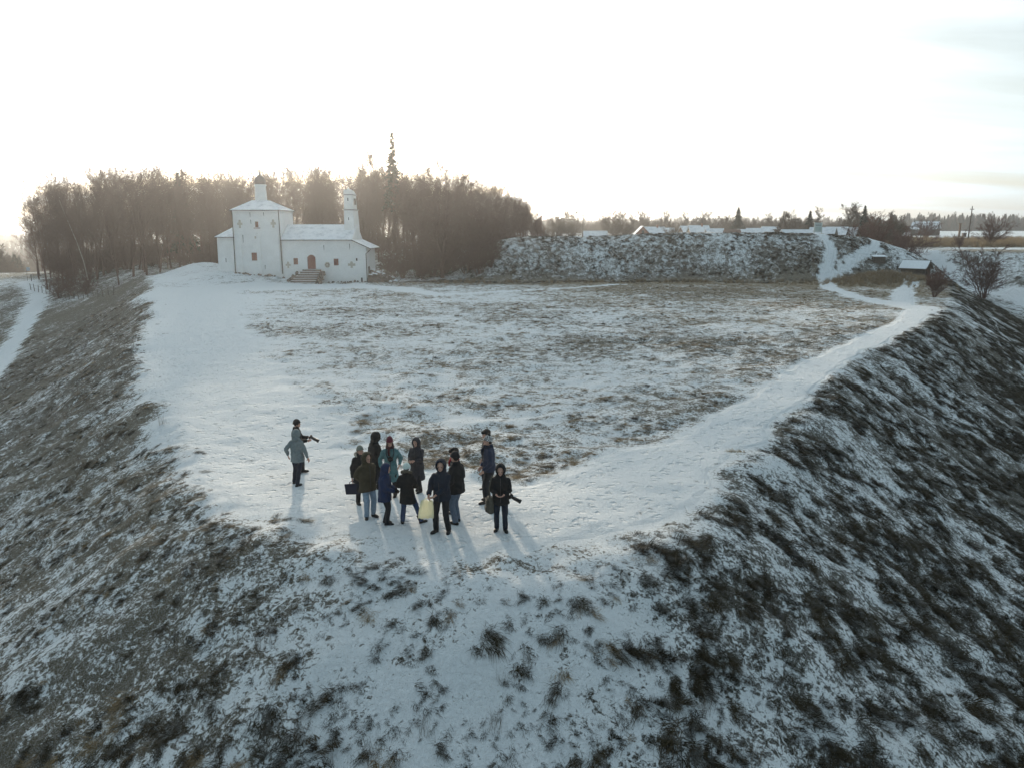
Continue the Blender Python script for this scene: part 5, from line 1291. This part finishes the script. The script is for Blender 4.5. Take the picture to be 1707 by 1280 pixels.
    for z, a, b in ((hem, .200 * flare, .150 * flare), (hem + .03, .205 * flare, .155 * flare), ((hem + .98) / 2, .205 * (1 + flare) / 2, .152 * (1 + flare) / 2), (1.0, .200, .150), (1.10, .192 if not belt else .172, .145 if not belt else .13), (1.26, .208, .152), (1.36, .196, .140), (1.43, .160, .118), (1.48, .122, .102), (1.52, .098, .095), (1.565, .082, .088)):
        c = lean(V(0, 0, z)); rg.append((c.x, c.y - .005 * s, c.z, a * s * B, b * s * B))
    rg = [r_ for i, r_ in enumerate(rg) if i == 0 or r_[2] > rg[i - 1][2] + .004]
    ring_loft(m, rg, 24)
    for i in range(2):
        m.ellipsoid(sh[i] + Vector((0, 0, -.02 * s)), (.074 * s * B, .076 * s * B, .072 * s * B), 10, 8)
        m.tube([sh[i], sh[i].lerp(elb[i], .5), elb[i], elb[i].lerp(wri[i], .5), wri[i] - (wri[i] - elb[i]).normalized() * .012], [.068 * s * B, .074 * s * B, .068 * s * B, .061 * s * B, .050 * s * B], 12)
    co = link('coat', fuse(m, 'coat', .0135, 8, .05, int(x * 13 + y) % 11), coat, o)
    if hem2:   # a tunic showing under the coat
        m = MB(); ring_loft(m, [(0, 0, hem2[0] * s, .19 * s, .14 * s), (0, 0, (hem + .1) * s, .19 * s, .14 * s)], 20); link('tunic', fuse(m, 'tunic', .014, 2, .02), hem2[1], o)
    for zz, zl in (((hem + .02), 1.46),):   # zip line
        m = MB(); pts = []
        for k in range(9):
            z = zz + (zl - zz) * k / 8; c = lean(V(0, 0, z)); ry = np.interp(c.z, [r_[2] for r_ in rg], [r_[4] for r_ in rg]); pts.append((c.x, c.y + ry - .002, c.z))
        m.tube(pts, .007, 5); m.build('zip', M_IRON, co)
    for q in (-1, 1):
        zz = 1.0; rx = .2 * B * s; m = MB(); c = lean(V(0, 0, zz)); m.tube([(c.x + q * rx * .62, c.y + .115 * s * B, c.z + .05 * s), (c.x + q * rx * .80, c.y + .088 * s * B, c.z - .07 * s)], .010, 5); m.build('pocket', coat, co)
    if gloves:
        for i in range(2):
            m = MB(); fd = (wri[i] - elb[i]).normalized(); pn = Vector((1 if i == 0 else -1, .35, .1)) if palms is None else Vector(palms[i])
            hand_shapes(m, wri[i], fd, pn, 1 if i == 0 else -1, s * 1.02, .55, .005); m.tube([wri[i] - fd * .05 * s, wri[i] + fd * .02 * s], [.036 * s, .034 * s], 8)
            link('glove', fuse(m, 'glove', .009, 2), gloves, o)
    # head wear
    def shell(name, c, ax, up, r, a0, a1, mat, rim=None, rim_r=.014, parent=o, rim_name='hood_trim'):
        vs, fs, ring = cap_shell(c, ax, up, [q * s for q in r], a0, a1); m = MB(); m.add(vs, fs); h = m.build(name, mat, parent, smooth=True)
        sol = h.modifiers.new('t', 'SOLIDIFY'); sol.thickness = .012; sol.offset = 0
        if rim: m = MB(); m.tube(ring + [ring[0], ring[1]], rim_r * s, 7); m.build(rim_name, rim, h, smooth=True)
        return h
    if hood:
        h = shell('hood', hp_(0, -.028, .012), (fwd * .95 + upv * .05), upv, (.128, .158, .135), R(50), R(176), hood, fur or hood, .040 if fur else .016)
        m = MB(); m.tube([lean(V(0, -.03, 1.44)), lean(V(0, -.035, 1.53)), hp_(0, -.045, -.05)], [.115 * s, .108 * s, .104 * s], 14, True); m.build('hood_collar', hood, o, smooth=True)
    elif hood is None and fur:      # hood lying open round the neck
        m = MB(); pts = [lean(V(.135 * math.sin(w), -.02 - .09 * math.cos(w), 1.53 + .05 * math.cos(w))) for w in np.linspace(-2.5, 2.5, 16)]; m.tube(pts, [.045 * s] * 16, 9); link('fur_collar', fuse(m, 'fur_collar', .014, 1, .05), fur, o)
    if hair:
        m = MB(); m.ellipsoid(hp_(0, -.022, .03), (.090 * s, .095 * s, .112 * s), 14, 10, HR)
        if hair[1]:
            for q in (-1, 1): m.tube([hp_(q * .07, .015, 0), hp_(q * .082, .03, -.09), hp_(q * .08, .05, -.09 - hair[1])], [.03 * s, .032 * s, .02 * s], 8)
            m.tube([hp_(0, -.06, 0), hp_(0, -.075, -.1), hp_(0, -.07, -.08 - hair[1])], [.07 * s, .07 * s, .05 * s], 10)
        link('hair', fuse(m, 'hair', .011, 2, .02), hair[0], o)
    if hat:
        kind, hm = hat[0], hat[1]
        if kind == 'beanie' or kind == 'tall' or kind == 'pom':
            hh = .155 if kind == 'tall' else .125
            h = shell('hat', hp_(0, -.010, .035), (upv * .97 - fwd * .22), fwd, (.093, .111, hh), R(2), R(92), hm)
            vs, fs, rg2 = cap_shell(hp_(0, -.010, .030), (upv * .97 - fwd * .22), fwd, [.096 * s, .113 * s, .10 * s], R(88), R(96), 22, 1); m = MB(); m.tube(rg2 + [rg2[0], rg2[1]], .017 * s, 7); m.build('hat_brim', hat[2] if len(hat) > 2 else hm, h, smooth=True)
            if kind == 'pom': m = MB(); m.ellipsoid(hp_(0, -.035, .175), (.042 * s,) * 3, 10, 8); m.build('pompom', hat[3] if len(hat) > 3 else hm, h, smooth=True)
        if kind == 'ushanka':
            m = MB(); m.ellipsoid(hp_(0, -.012, .075), (.108 * s, .122 * s, .095 * s), 14, 10, HR); m.tube([hp_(-.08, .07, .065), hp_(0, .105, .075), hp_(.08, .07, .065)], [.03 * s, .038 * s, .03 * s], 9)
            for q in (-1, 1): m.tube([hp_(q * .098, -.005, .05), hp_(q * .112, .0, -.03), hp_(q * .125, .01, -.10)], [.036 * s, .034 * s, .018 * s], 9)
            link('fur_hat', fuse(m, 'fur_hat', .011, 2, .04), hm, o)
    if scarf:
        m = MB(); pts = [lean(V(.088 * math.sin(w), .012 + .088 * math.cos(w), 1.515)) for w in np.linspace(0, 2 * math.pi, 18)]; m.tube(pts, .042 * s, 9)
        m.tube([lean(V(.03, .11, 1.51)), lean(V(.04, .165, 1.40)), lean(V(.03, .165, 1.28))], [.035 * s, .04 * s, .035 * s], 8); link('scarf', fuse(m, 'scarf', .013, 2, .03), scarf, o)
    bpy.context.view_layer.update()
    MW = Matrix.Translation(o.location) @ o.rotation_euler.to_matrix().to_4x4()
    return {'o': o, 'M': MW, 's': s, 'hand': [MW @ (w + (w - e).normalized() * .07 * s) for w, e in zip(wri, elb)], 'at': lambda a, b, c: MW @ lean(V(a, b, c)), 'fwd': (MW.to_3x3() @ Vector((0, 1, 0))), 'right': (MW.to_3x3() @ Vector((1, 0, 0)))}

def camera_thing(loc, aim, label, lens=.10, strap=None, name='photo_camera', r=.036):
    loc = Vector(loc); a = Vector(aim).normalized(); rot = a.to_track_quat('Y', 'Z'); o = empty(name, loc); o.rotation_mode = 'QUATERNION'; o.rotation_quaternion = rot; tag(o, label, 'camera')
    pl = simple('black_plastic', (0.015, 0.015, 0.016), .45, .25, 20); gl = M_DARKGLASS
    m = MB(); m.box(-.068, .068, -.035, .025, -.048, .045); m.build('body', pl, o, .012)
    m = MB(); m.hexa([(-.03, -.03, .04), (.03, -.03, .04), (.03, .03, .04), (-.03, .03, .04), (-.018, -.025, .072), (.018, -.025, .072), (.018, .025, .066), (-.018, .025, .066)]); m.build('viewfinder', pl, o, .004)
    m = MB(); m.box(-.072, -.04, -.03, .045, -.046, .04); m.build('grip', pl, o, .012)
    m = MB(); m.lathe([(r * .85, .02), (r * .85, .02 + lens * .3), (r, .02 + lens * .35), (r, .02 + lens), (r * 1.15, .02 + lens * 1.02), (r * 1.2, .02 + lens * 1.25), (r * 1.05, .02 + lens * 1.25), (r * .9, .02 + lens)], (0, 0, 0), 16)
    for v in m.v: v.x, v.y, v.z = v.x, v.z, -v.y
    ln = m.build('lens', pl, o, smooth=True)
    m = MB(); m.ellipsoid((0, .02 + lens * .98, 0), (r * .85, .006, r * .85), 12, 6); m.build('front_glass', gl, ln)
    if strap:
        m = MB(o.location); qi = rot.inverted().to_matrix()
        mm = MB(); mm.tube([qi @ (Vector(p) - loc) for p in strap], .011, 6); mm.build('strap', simple('black_webbing', (0.02, 0.02, 0.022), .8, .2, 30), o)
    return o

def build_people():
    black = cloth('black', (0.015, 0.015, 0.016)); char = cloth('charcoal', (0.040, 0.038, 0.044)); dnavy = cloth('dark_navy', (0.016, 0.021, 0.034)); navy = cloth('navy', (0.024, 0.033, 0.062))
    blue = cloth('royal_blue', (0.018, 0.030, 0.075)); olive = cloth('olive_brown', (0.055, 0.044, 0.026)); teal = cloth('teal', (0.095, 0.195, 0.205)); grey = cloth('grey_wool', (0.17, 0.20, 0.205), 60)
    jeans = cloth('light_denim', (0.23, 0.295, 0.37), 50); djeans = cloth('dark_denim', (0.045, 0.065, 0.125), 50); mjeans = cloth('mid_denim', (0.105, 0.135, 0.185), 50); blk2 = cloth('black_trousers', (0.017, 0.018, 0.022))
    burg = cloth('burgundy_knit', (0.11, 0.016, 0.032), 80, .6); white = cloth('pale_mint_knit', (0.58, 0.66, 0.62), 80, .6); oknit = cloth('grey_olive_knit', (0.20, 0.20, 0.165), 80, .6); bknit = cloth('black_knit', (0.016, 0.016, 0.018), 80, .6)
    fur = cloth('beige_fur', (0.42, 0.37, 0.31), 60, .9); dfur = cloth('dark_fur', (0.025, 0.020, 0.018), 60, .9); pfur = cloth('pale_trim', (0.40, 0.42, 0.46), 60, .6)
    redm = cloth('red_scarf', (0.33, 0.02, 0.03), 60, .5); brown = simple('brown_hair', (0.075, 0.042, 0.03), .6, .3, 30); dark = simple('dark_hair', (0.025, 0.018, 0.015), .6, .3, 30)
    gl = cloth('black_glove', (0.015, 0.015, 0.016))
    pat = NT('patterned_knit'); vv = pat.coord('Object', (1, 1, 1)); ck = pat.n('ShaderNodeTexChecker'); ck.inputs['Scale'].default_value = 34; ck.inputs[1].default_value = (.62, .60, .58, 1); ck.inputs[2].default_value = (.04, .035, .04, 1); pat.l(vv, ck.inputs[0]); pat.color(ck.outputs[0]); pat.rough(.9)
    # 1 photographer behind the grey coat
    p = person(-6.50, 22.75, 1.68, 80, 'person in black holding a long-lensed camera, half hidden behind the grey hooded coat', black, blk2, hem=.84, hat=('beanie', bknit), hair=(dark, 0), hands=[(-.10, .36, 1.16), (.13, .34, 1.12)], head=(.1, .1), feet=((-.1, .12, .1), (.11, -.1, -.2)), boot_h=.16)
    c = p['at'](.0, .43, 1.20)
    camera_thing(c, p['fwd'] * .85 + Vector((0, -.05, -.5)), 'black camera with long grey telephoto lens pointed down the slope', .21, name='photo_camera', r=.045)
    # 2 grey coat from behind
    p = person(-6.17, 21.55, 1.60, 12, 'person in grey hooded coat seen from behind, one arm swinging free', grey, dnavy, hem=.74, flare=1.14, hood=grey, hands=[(-.31, -.02, .93), (.36, .06, .80)], feet=((-.13, -.06, -.2), (.10, -.30, .35)), boot_h=.12, hem2=(.66, dnavy), head=(-.15, .05))
    # 3 fur hood and document case
    p = person(-3.96, 19.55, 1.60, 158, 'person in black coat with pale fur collar and grey-green hat', black, blk2, hem=.70, hat=('beanie', oknit), fur=fur, hair=(brown, .0), scarf=black, hands=[(-.17, .16, .95), (.27, .06, .82)], head=(.15, .0), belt=True)
    dc = p['hand'][1]
    # 4 olive parka
    person(-3.57, 18.40, 1.67, 140, 'person in olive brown hooded parka and light blue jeans', olive, jeans, hem=.76, flare=1.05, bulk=1.12, hood=olive, hands=[(-.11, .02, 1.02), (.11, .02, 1.02)], feet=((-.13, 0.02, -.2), (.10, .06, .5)), boot_h=.10, head=(.1, .1))
    # 5 dark hood in the back row
    person(-3.83, 21.00, 1.64, 40, 'person all in black with bulky fur-edged hood, seen from behind', black, blk2, hem=.72, hood=black, fur=dfur, hands=[(-.16, .20, 1.0), (.16, .20, 1.0)], head=(.2, .25), belt=True)
    # 6 teal coat
    p = person(-3.28, 20.20, 1.66, 172, 'person in long teal coat and burgundy knitted hat', teal, blk2, hem=.50, flare=1.22, hat=('tall', burg), scarf=cloth('brown_scarf', (0.07, 0.03, 0.03)), hair=(brown, .10), hands=[(-.25, .14, .98), (.26, .14, .94)], head=(0, .12), belt=True)
    c = p['at'](0.0, .185, 1.20)
    camera_thing(c, p['fwd'] + Vector((0, 0, -.2)), 'small black camera hanging on the chest of the teal coat', .05, [p['at'](-.07, .17, 1.22), p['at'](-.11, .15, 1.36), p['at'](-.10, .05, 1.53), p['at'](0, -.09, 1.56), p['at'](.10, .05, 1.53), p['at'](.11, .15, 1.36), p['at'](.07, .17, 1.22)])
    # 7 royal blue parka
    person(-3.06, 17.86, 1.52, 95, 'person in dark blue parka with pale-edged hood pulled up', blue, blk2, hem=.72, flare=1.10, bulk=1.12, hood=blue, fur=None, hands=[(-.06, .30, 1.02), (.06, .30, 1.02)], head=(.05, .25), bow=.05, feet=((-.10, -.04, .1), (.10, .06, -.1)), gloves=gl, boot_h=.10)
    # 8 white hat from behind, wide stride
    p = person(-2.52, 17.84, 1.52, 5, 'person with pale mint hat and black knee-length coat seen from behind, legs apart', black, djeans, hem=.62, flare=1.18, hat=('beanie', white, white), fur=cloth('brown_trim', (0.10, 0.085, 0.065), 60, .8), hair=(dark, 0), hands=[(-.18, .24, .98), (.17, .26, 1.02)], feet=((-.15, -.02, -.3), (.38, .06, .8)), boot_h=.27, belt=True)
    # 9 long charcoal coat
    p = person(-2.61, 20.58, 1.56, 205, 'person in long charcoal coat with hood up, looking at a phone', char, blk2, hem=.46, flare=1.16, bulk=1.08, hood=char, hair=(dark, .06), hands=[(-.06, .27, 1.12), (.10, .27, 1.10)], head=(.1, .30), feet=((-.10, .0, .1), (.12, -.20, -.3)), boot_h=.3)
    ph = (p['hand'][0] + p['hand'][1]) / 2
    o = empty('phone', ph, 0); tag(o, 'dark phone held up by the person in the long charcoal coat', 'phone'); o.rotation_euler = (R(40), 0, -R(205))
    m = MB(); m.box(-.037, .037, -.005, .005, -.075, .075); m.build('case', BLACKLEATHER, o, .003); m = MB(); m.box(-.033, .033, -.0065, -.0052, -.069, .069); m.build('screen', M_DARKGLASS, o)
    # 10 navy hood with plastic bag
    p = person(-1.64, 17.33, 1.79, 200, 'person in dark navy hooded jacket and black trousers holding a yellow bag', dnavy, blk2, hem=.82, flare=1.04, bulk=1.04, hood=dnavy, hands=[(.02, .28, 1.02), (.20, .27, 1.00)], feet=((-.14, -.06, -.25), (.15, .02, .25)), head=(.25, .12), gloves=None, boot_h=.14)
    bagp = p['hand'][1]
    # 11 jeans and black jacket
    person(-1.34, 17.92, 1.80, 300, 'person in bulky black jacket, black cap and faded jeans turned away', black, mjeans, hem=.78, flare=1.04, bulk=1.14, hat=('beanie', bknit), hair=(dark, 0), hands=[(-.22, .16, .95), (.20, .18, .95)], feet=((-.11, -.04, -.2), (.13, .06, .2)), boot_h=.10, head=(-.1, .1))
    # 12 behind, red scarf
    person(-1.42, 18.62, 1.70, 285, 'person in dark coat with red scarf, mostly hidden behind the bulky black jacket', char, djeans, hem=.80, hat=('ushanka', dfur), scarf=redm, hands=[(-.14, .26, 1.05), (.14, .26, 1.05)], feet=((-.1, .0, .0), (.12, .05, .1)), boot_h=.12)
    # 13 fur hat
    person(-.70, 21.05, 1.72, 262, 'person in black coat and fur hat with ear flaps, standing behind the patterned hat', black, blk2, hem=.72, hat=('ushanka', dfur), hands=[(-.24, .10, .86), (.22, .12, .86)], feet=((-.11, .05, -.1), (.11, -.05, .1)), boot_h=.12)
    # 14 patterned hat
    person(-.60, 19.40, 1.80, 258, 'person in navy jacket with black and white patterned knitted hat', navy, blk2, hem=.86, flare=1.02, bulk=1.06, hat=('pom', pat.m, pat.m, bknit), scarf=dnavy, hair=(dark, 0), hands=[(-.20, .18, .92), (.20, .16, .92)], feet=((-.12, .10, -.1), (.12, -.02, .2)), boot_h=.12, hem2=(.78, blk2), head=(-.1, .0))
    # 15 photographer in front
    p = person(-.26, 17.36, 1.66, 183, 'person in black jacket and hood facing out, holding a small device in both hands', black, dnavy, hem=.74, flare=1.04, bulk=1.05, hood=black, hands=[(-.09, .27, 1.06), (.09, .27, 1.06)], feet=((-.11, .0, -.3), (.11, -.06, .2)), bow=.10, head=(0, .25), boot_h=.10, palms=[(.6, .2, .6), (-.6, .2, .6)])
    c = (p['hand'][0] + p['hand'][1]) / 2
    o = empty('phone', c, 0); tag(o, 'small black device held in both hands of the person facing out', 'phone'); o.rotation_euler = (R(60), 0, -R(183))
    m = MB(); m.box(-.07, .07, -.008, .008, -.04, .04); m.build('case', BLACKLEATHER, o, .004); m = MB(); m.box(-.062, .062, -.0095, -.0082, -.034, .034); m.build('screen', M_DARKGLASS, o)
    c = p['at'](-.25, .05, .95)
    camera_thing(c, -p['right'] * .9 + Vector((0, -.15, -.42)), 'black camera with long lens slung at the hip of the person facing out', .20, [p['at'](-.25, .05, .99), p['at'](-.25, .08, 1.2), p['at'](-.15, .10, 1.40), p['at'](-.10, 0, 1.53)], r=.042)
    # shoulder bag
    bp = p['at'](.27, -.03, .72); o = empty('shoulder_bag', bp, -R(183) + .25); tag(o, 'khaki shoulder bag hanging at the side of the person facing out', 'bag'); kh = cloth('khaki_canvas', (0.085, 0.078, 0.062), 50)
    m = MB(); ring_loft(m, [(0, 0, -.20, .085, .15), (0, 0, -.17, .10, .165), (0, 0, 0, .105, .17), (0, 0, .13, .085, .16), (0, 0, .17, .05, .12)], 16); link('pouch', fuse(m, 'pouch', .014, 3, .03), kh, o)
    m = MB(); m.box(.085, .112, -.13, .13, -.02, .13); m.build('flap', kh, o, .01); m = MB(); m.box(.09, .125, -.10, .10, -.17, -.05); m.build('pocket', kh, o, .015)
    iv = (Matrix.Translation(bp) @ Euler((0, 0, -R(183) + .25)).to_matrix().to_4x4()).inverted()
    m = MB(); m.tube([iv @ q for q in (p['at'](.27, .09, .80), p['at'](.285, .08, 1.15), p['at'](.235, .06, 1.42), p['at'](.20, -.02, 1.50), p['at'](.25, -.09, 1.40), p['at'](.29, -.09, 1.1), p['at'](.28, -.09, .82))], .016, 6); m.build('strap', kh, o)
    # document case in the hand of the fur collar
    o = empty('document_case', dc + Vector((0, 0, -.20)), R(12)); tag(o, 'flat dark navy case hanging from the hand of the fur-collared person', 'bag'); dm = cloth('navy_leatherette', (0.020, 0.024, 0.042), 20, .2)
    m = MB(); m.hexa([(-.17, -.03, -.155), (.19, -.03, -.175), (.19, .03, -.175), (-.17, .03, -.155), (-.20, -.025, .12), (.17, -.025, .13), (.17, .025, .13), (-.20, .025, .12)]); m.build('body', dm, o, .012)
    m = MB(); m.tube([(-.07, 0, .11), (-.06, 0, .17), (.0, 0, .195), (.06, 0, .17), (.07, 0, .115)], .010, 6); m.build('handle', dm, o)
    m = MB(); m.box(-.19, .165, -.035, -.022, .04, .12); m.build('flap', dm, o, .006)
    # yellow plastic bag
    q = NT('thin_yellow_plastic'); nz = q.noise(q.coord('Object'), 9, 4, .6); col = q.mix(nz, (0.78, 0.75, 0.54), (0.90, 0.88, 0.72)); q.color(col); q.rough(.45)
    tr = q.n('ShaderNodeBsdfTranslucent'); q.l(col, tr.inputs[0]); ms = q.n('ShaderNodeMixShader'); ms.inputs[0].default_value = .5; q.l(q.b.outputs[0], ms.inputs[1]); q.l(tr.outputs[0], ms.inputs[2]); q.l(ms.outputs[0], q.out.inputs[0]); q.bump(q.noise(q.coord('Object'), 14, 5, .65), .6, .03)
    o = empty('plastic_bag', bagp + Vector((-.05, -.02, -.25)), R(8)); o.scale = (.9, .9, .92); tag(o, 'pale yellow plastic carrier bag hanging from the hand of the navy hooded person', 'bag')
    m = MB(); vs = []; fs = []; nx, nz_ = 14, 16
    for sd in (-1, 1):
        b = len(vs)
        for j in range(nz_ + 1):
            v = j / nz_
            for i in range(nx + 1):
                u = i / nx - .5; w = .40 - .10 * v ** 2; xx = u * w + .035 * (.5 - v) * -1; th = .055 * (1 - (2 * u) ** 2) ** .5 * (1 - v * .65) * min(1, .25 + j / 4)
                vs.append((xx, sd * th + .008 * math.sin(i * 1.9 + j * .8), -.27 + .47 * v + .012 * math.sin(i * 1.3)))
        for j in range(nz_):
            for i in range(nx):
                a = b + j * (nx + 1) + i; f = (a, a + 1, a + nx + 2, a + nx + 1); fs.append(f if sd < 0 else f[::-1])
    m.add(vs, fs); m.build('sack', q.m, o, smooth=True)
    for sd in (-1, 1):
        m = MB(); m.tube([(-.10, sd * .02, .18), (-.03, sd * .012, .24), (.05, sd * .008, .275), (.075, sd * .01, .24), (.11, sd * .02, .18)], [.014, .010, .009, .010, .014], 6); m.build('handle', q.m, o, smooth=True)
build_people()
# ------------------------------------------------------------------ haze
def build_haze():
    m = MB(); m.box(-8600, 8600, -60, 9100, -90, 60); o = m.build('haze', None, None)
    mt = bpy.data.materials.new('air'); mt.use_nodes = True; nt = mt.node_tree; nt.nodes.clear()
    out = nt.nodes.new('ShaderNodeOutputMaterial'); pv = nt.nodes.new('ShaderNodeVolumePrincipled')
    pv.inputs['Color'].default_value = (0.93, 0.95, 0.97, 1); pv.inputs['Density'].default_value = 0.00036; pv.inputs['Anisotropy'].default_value = 0.75
    nt.links.new(pv.outputs[0], out.inputs['Volume']); o.data.materials.append(mt)
    tag(o, 'thin cold haze hanging over the whole landscape', 'haze', kind='stuff')
build_haze()
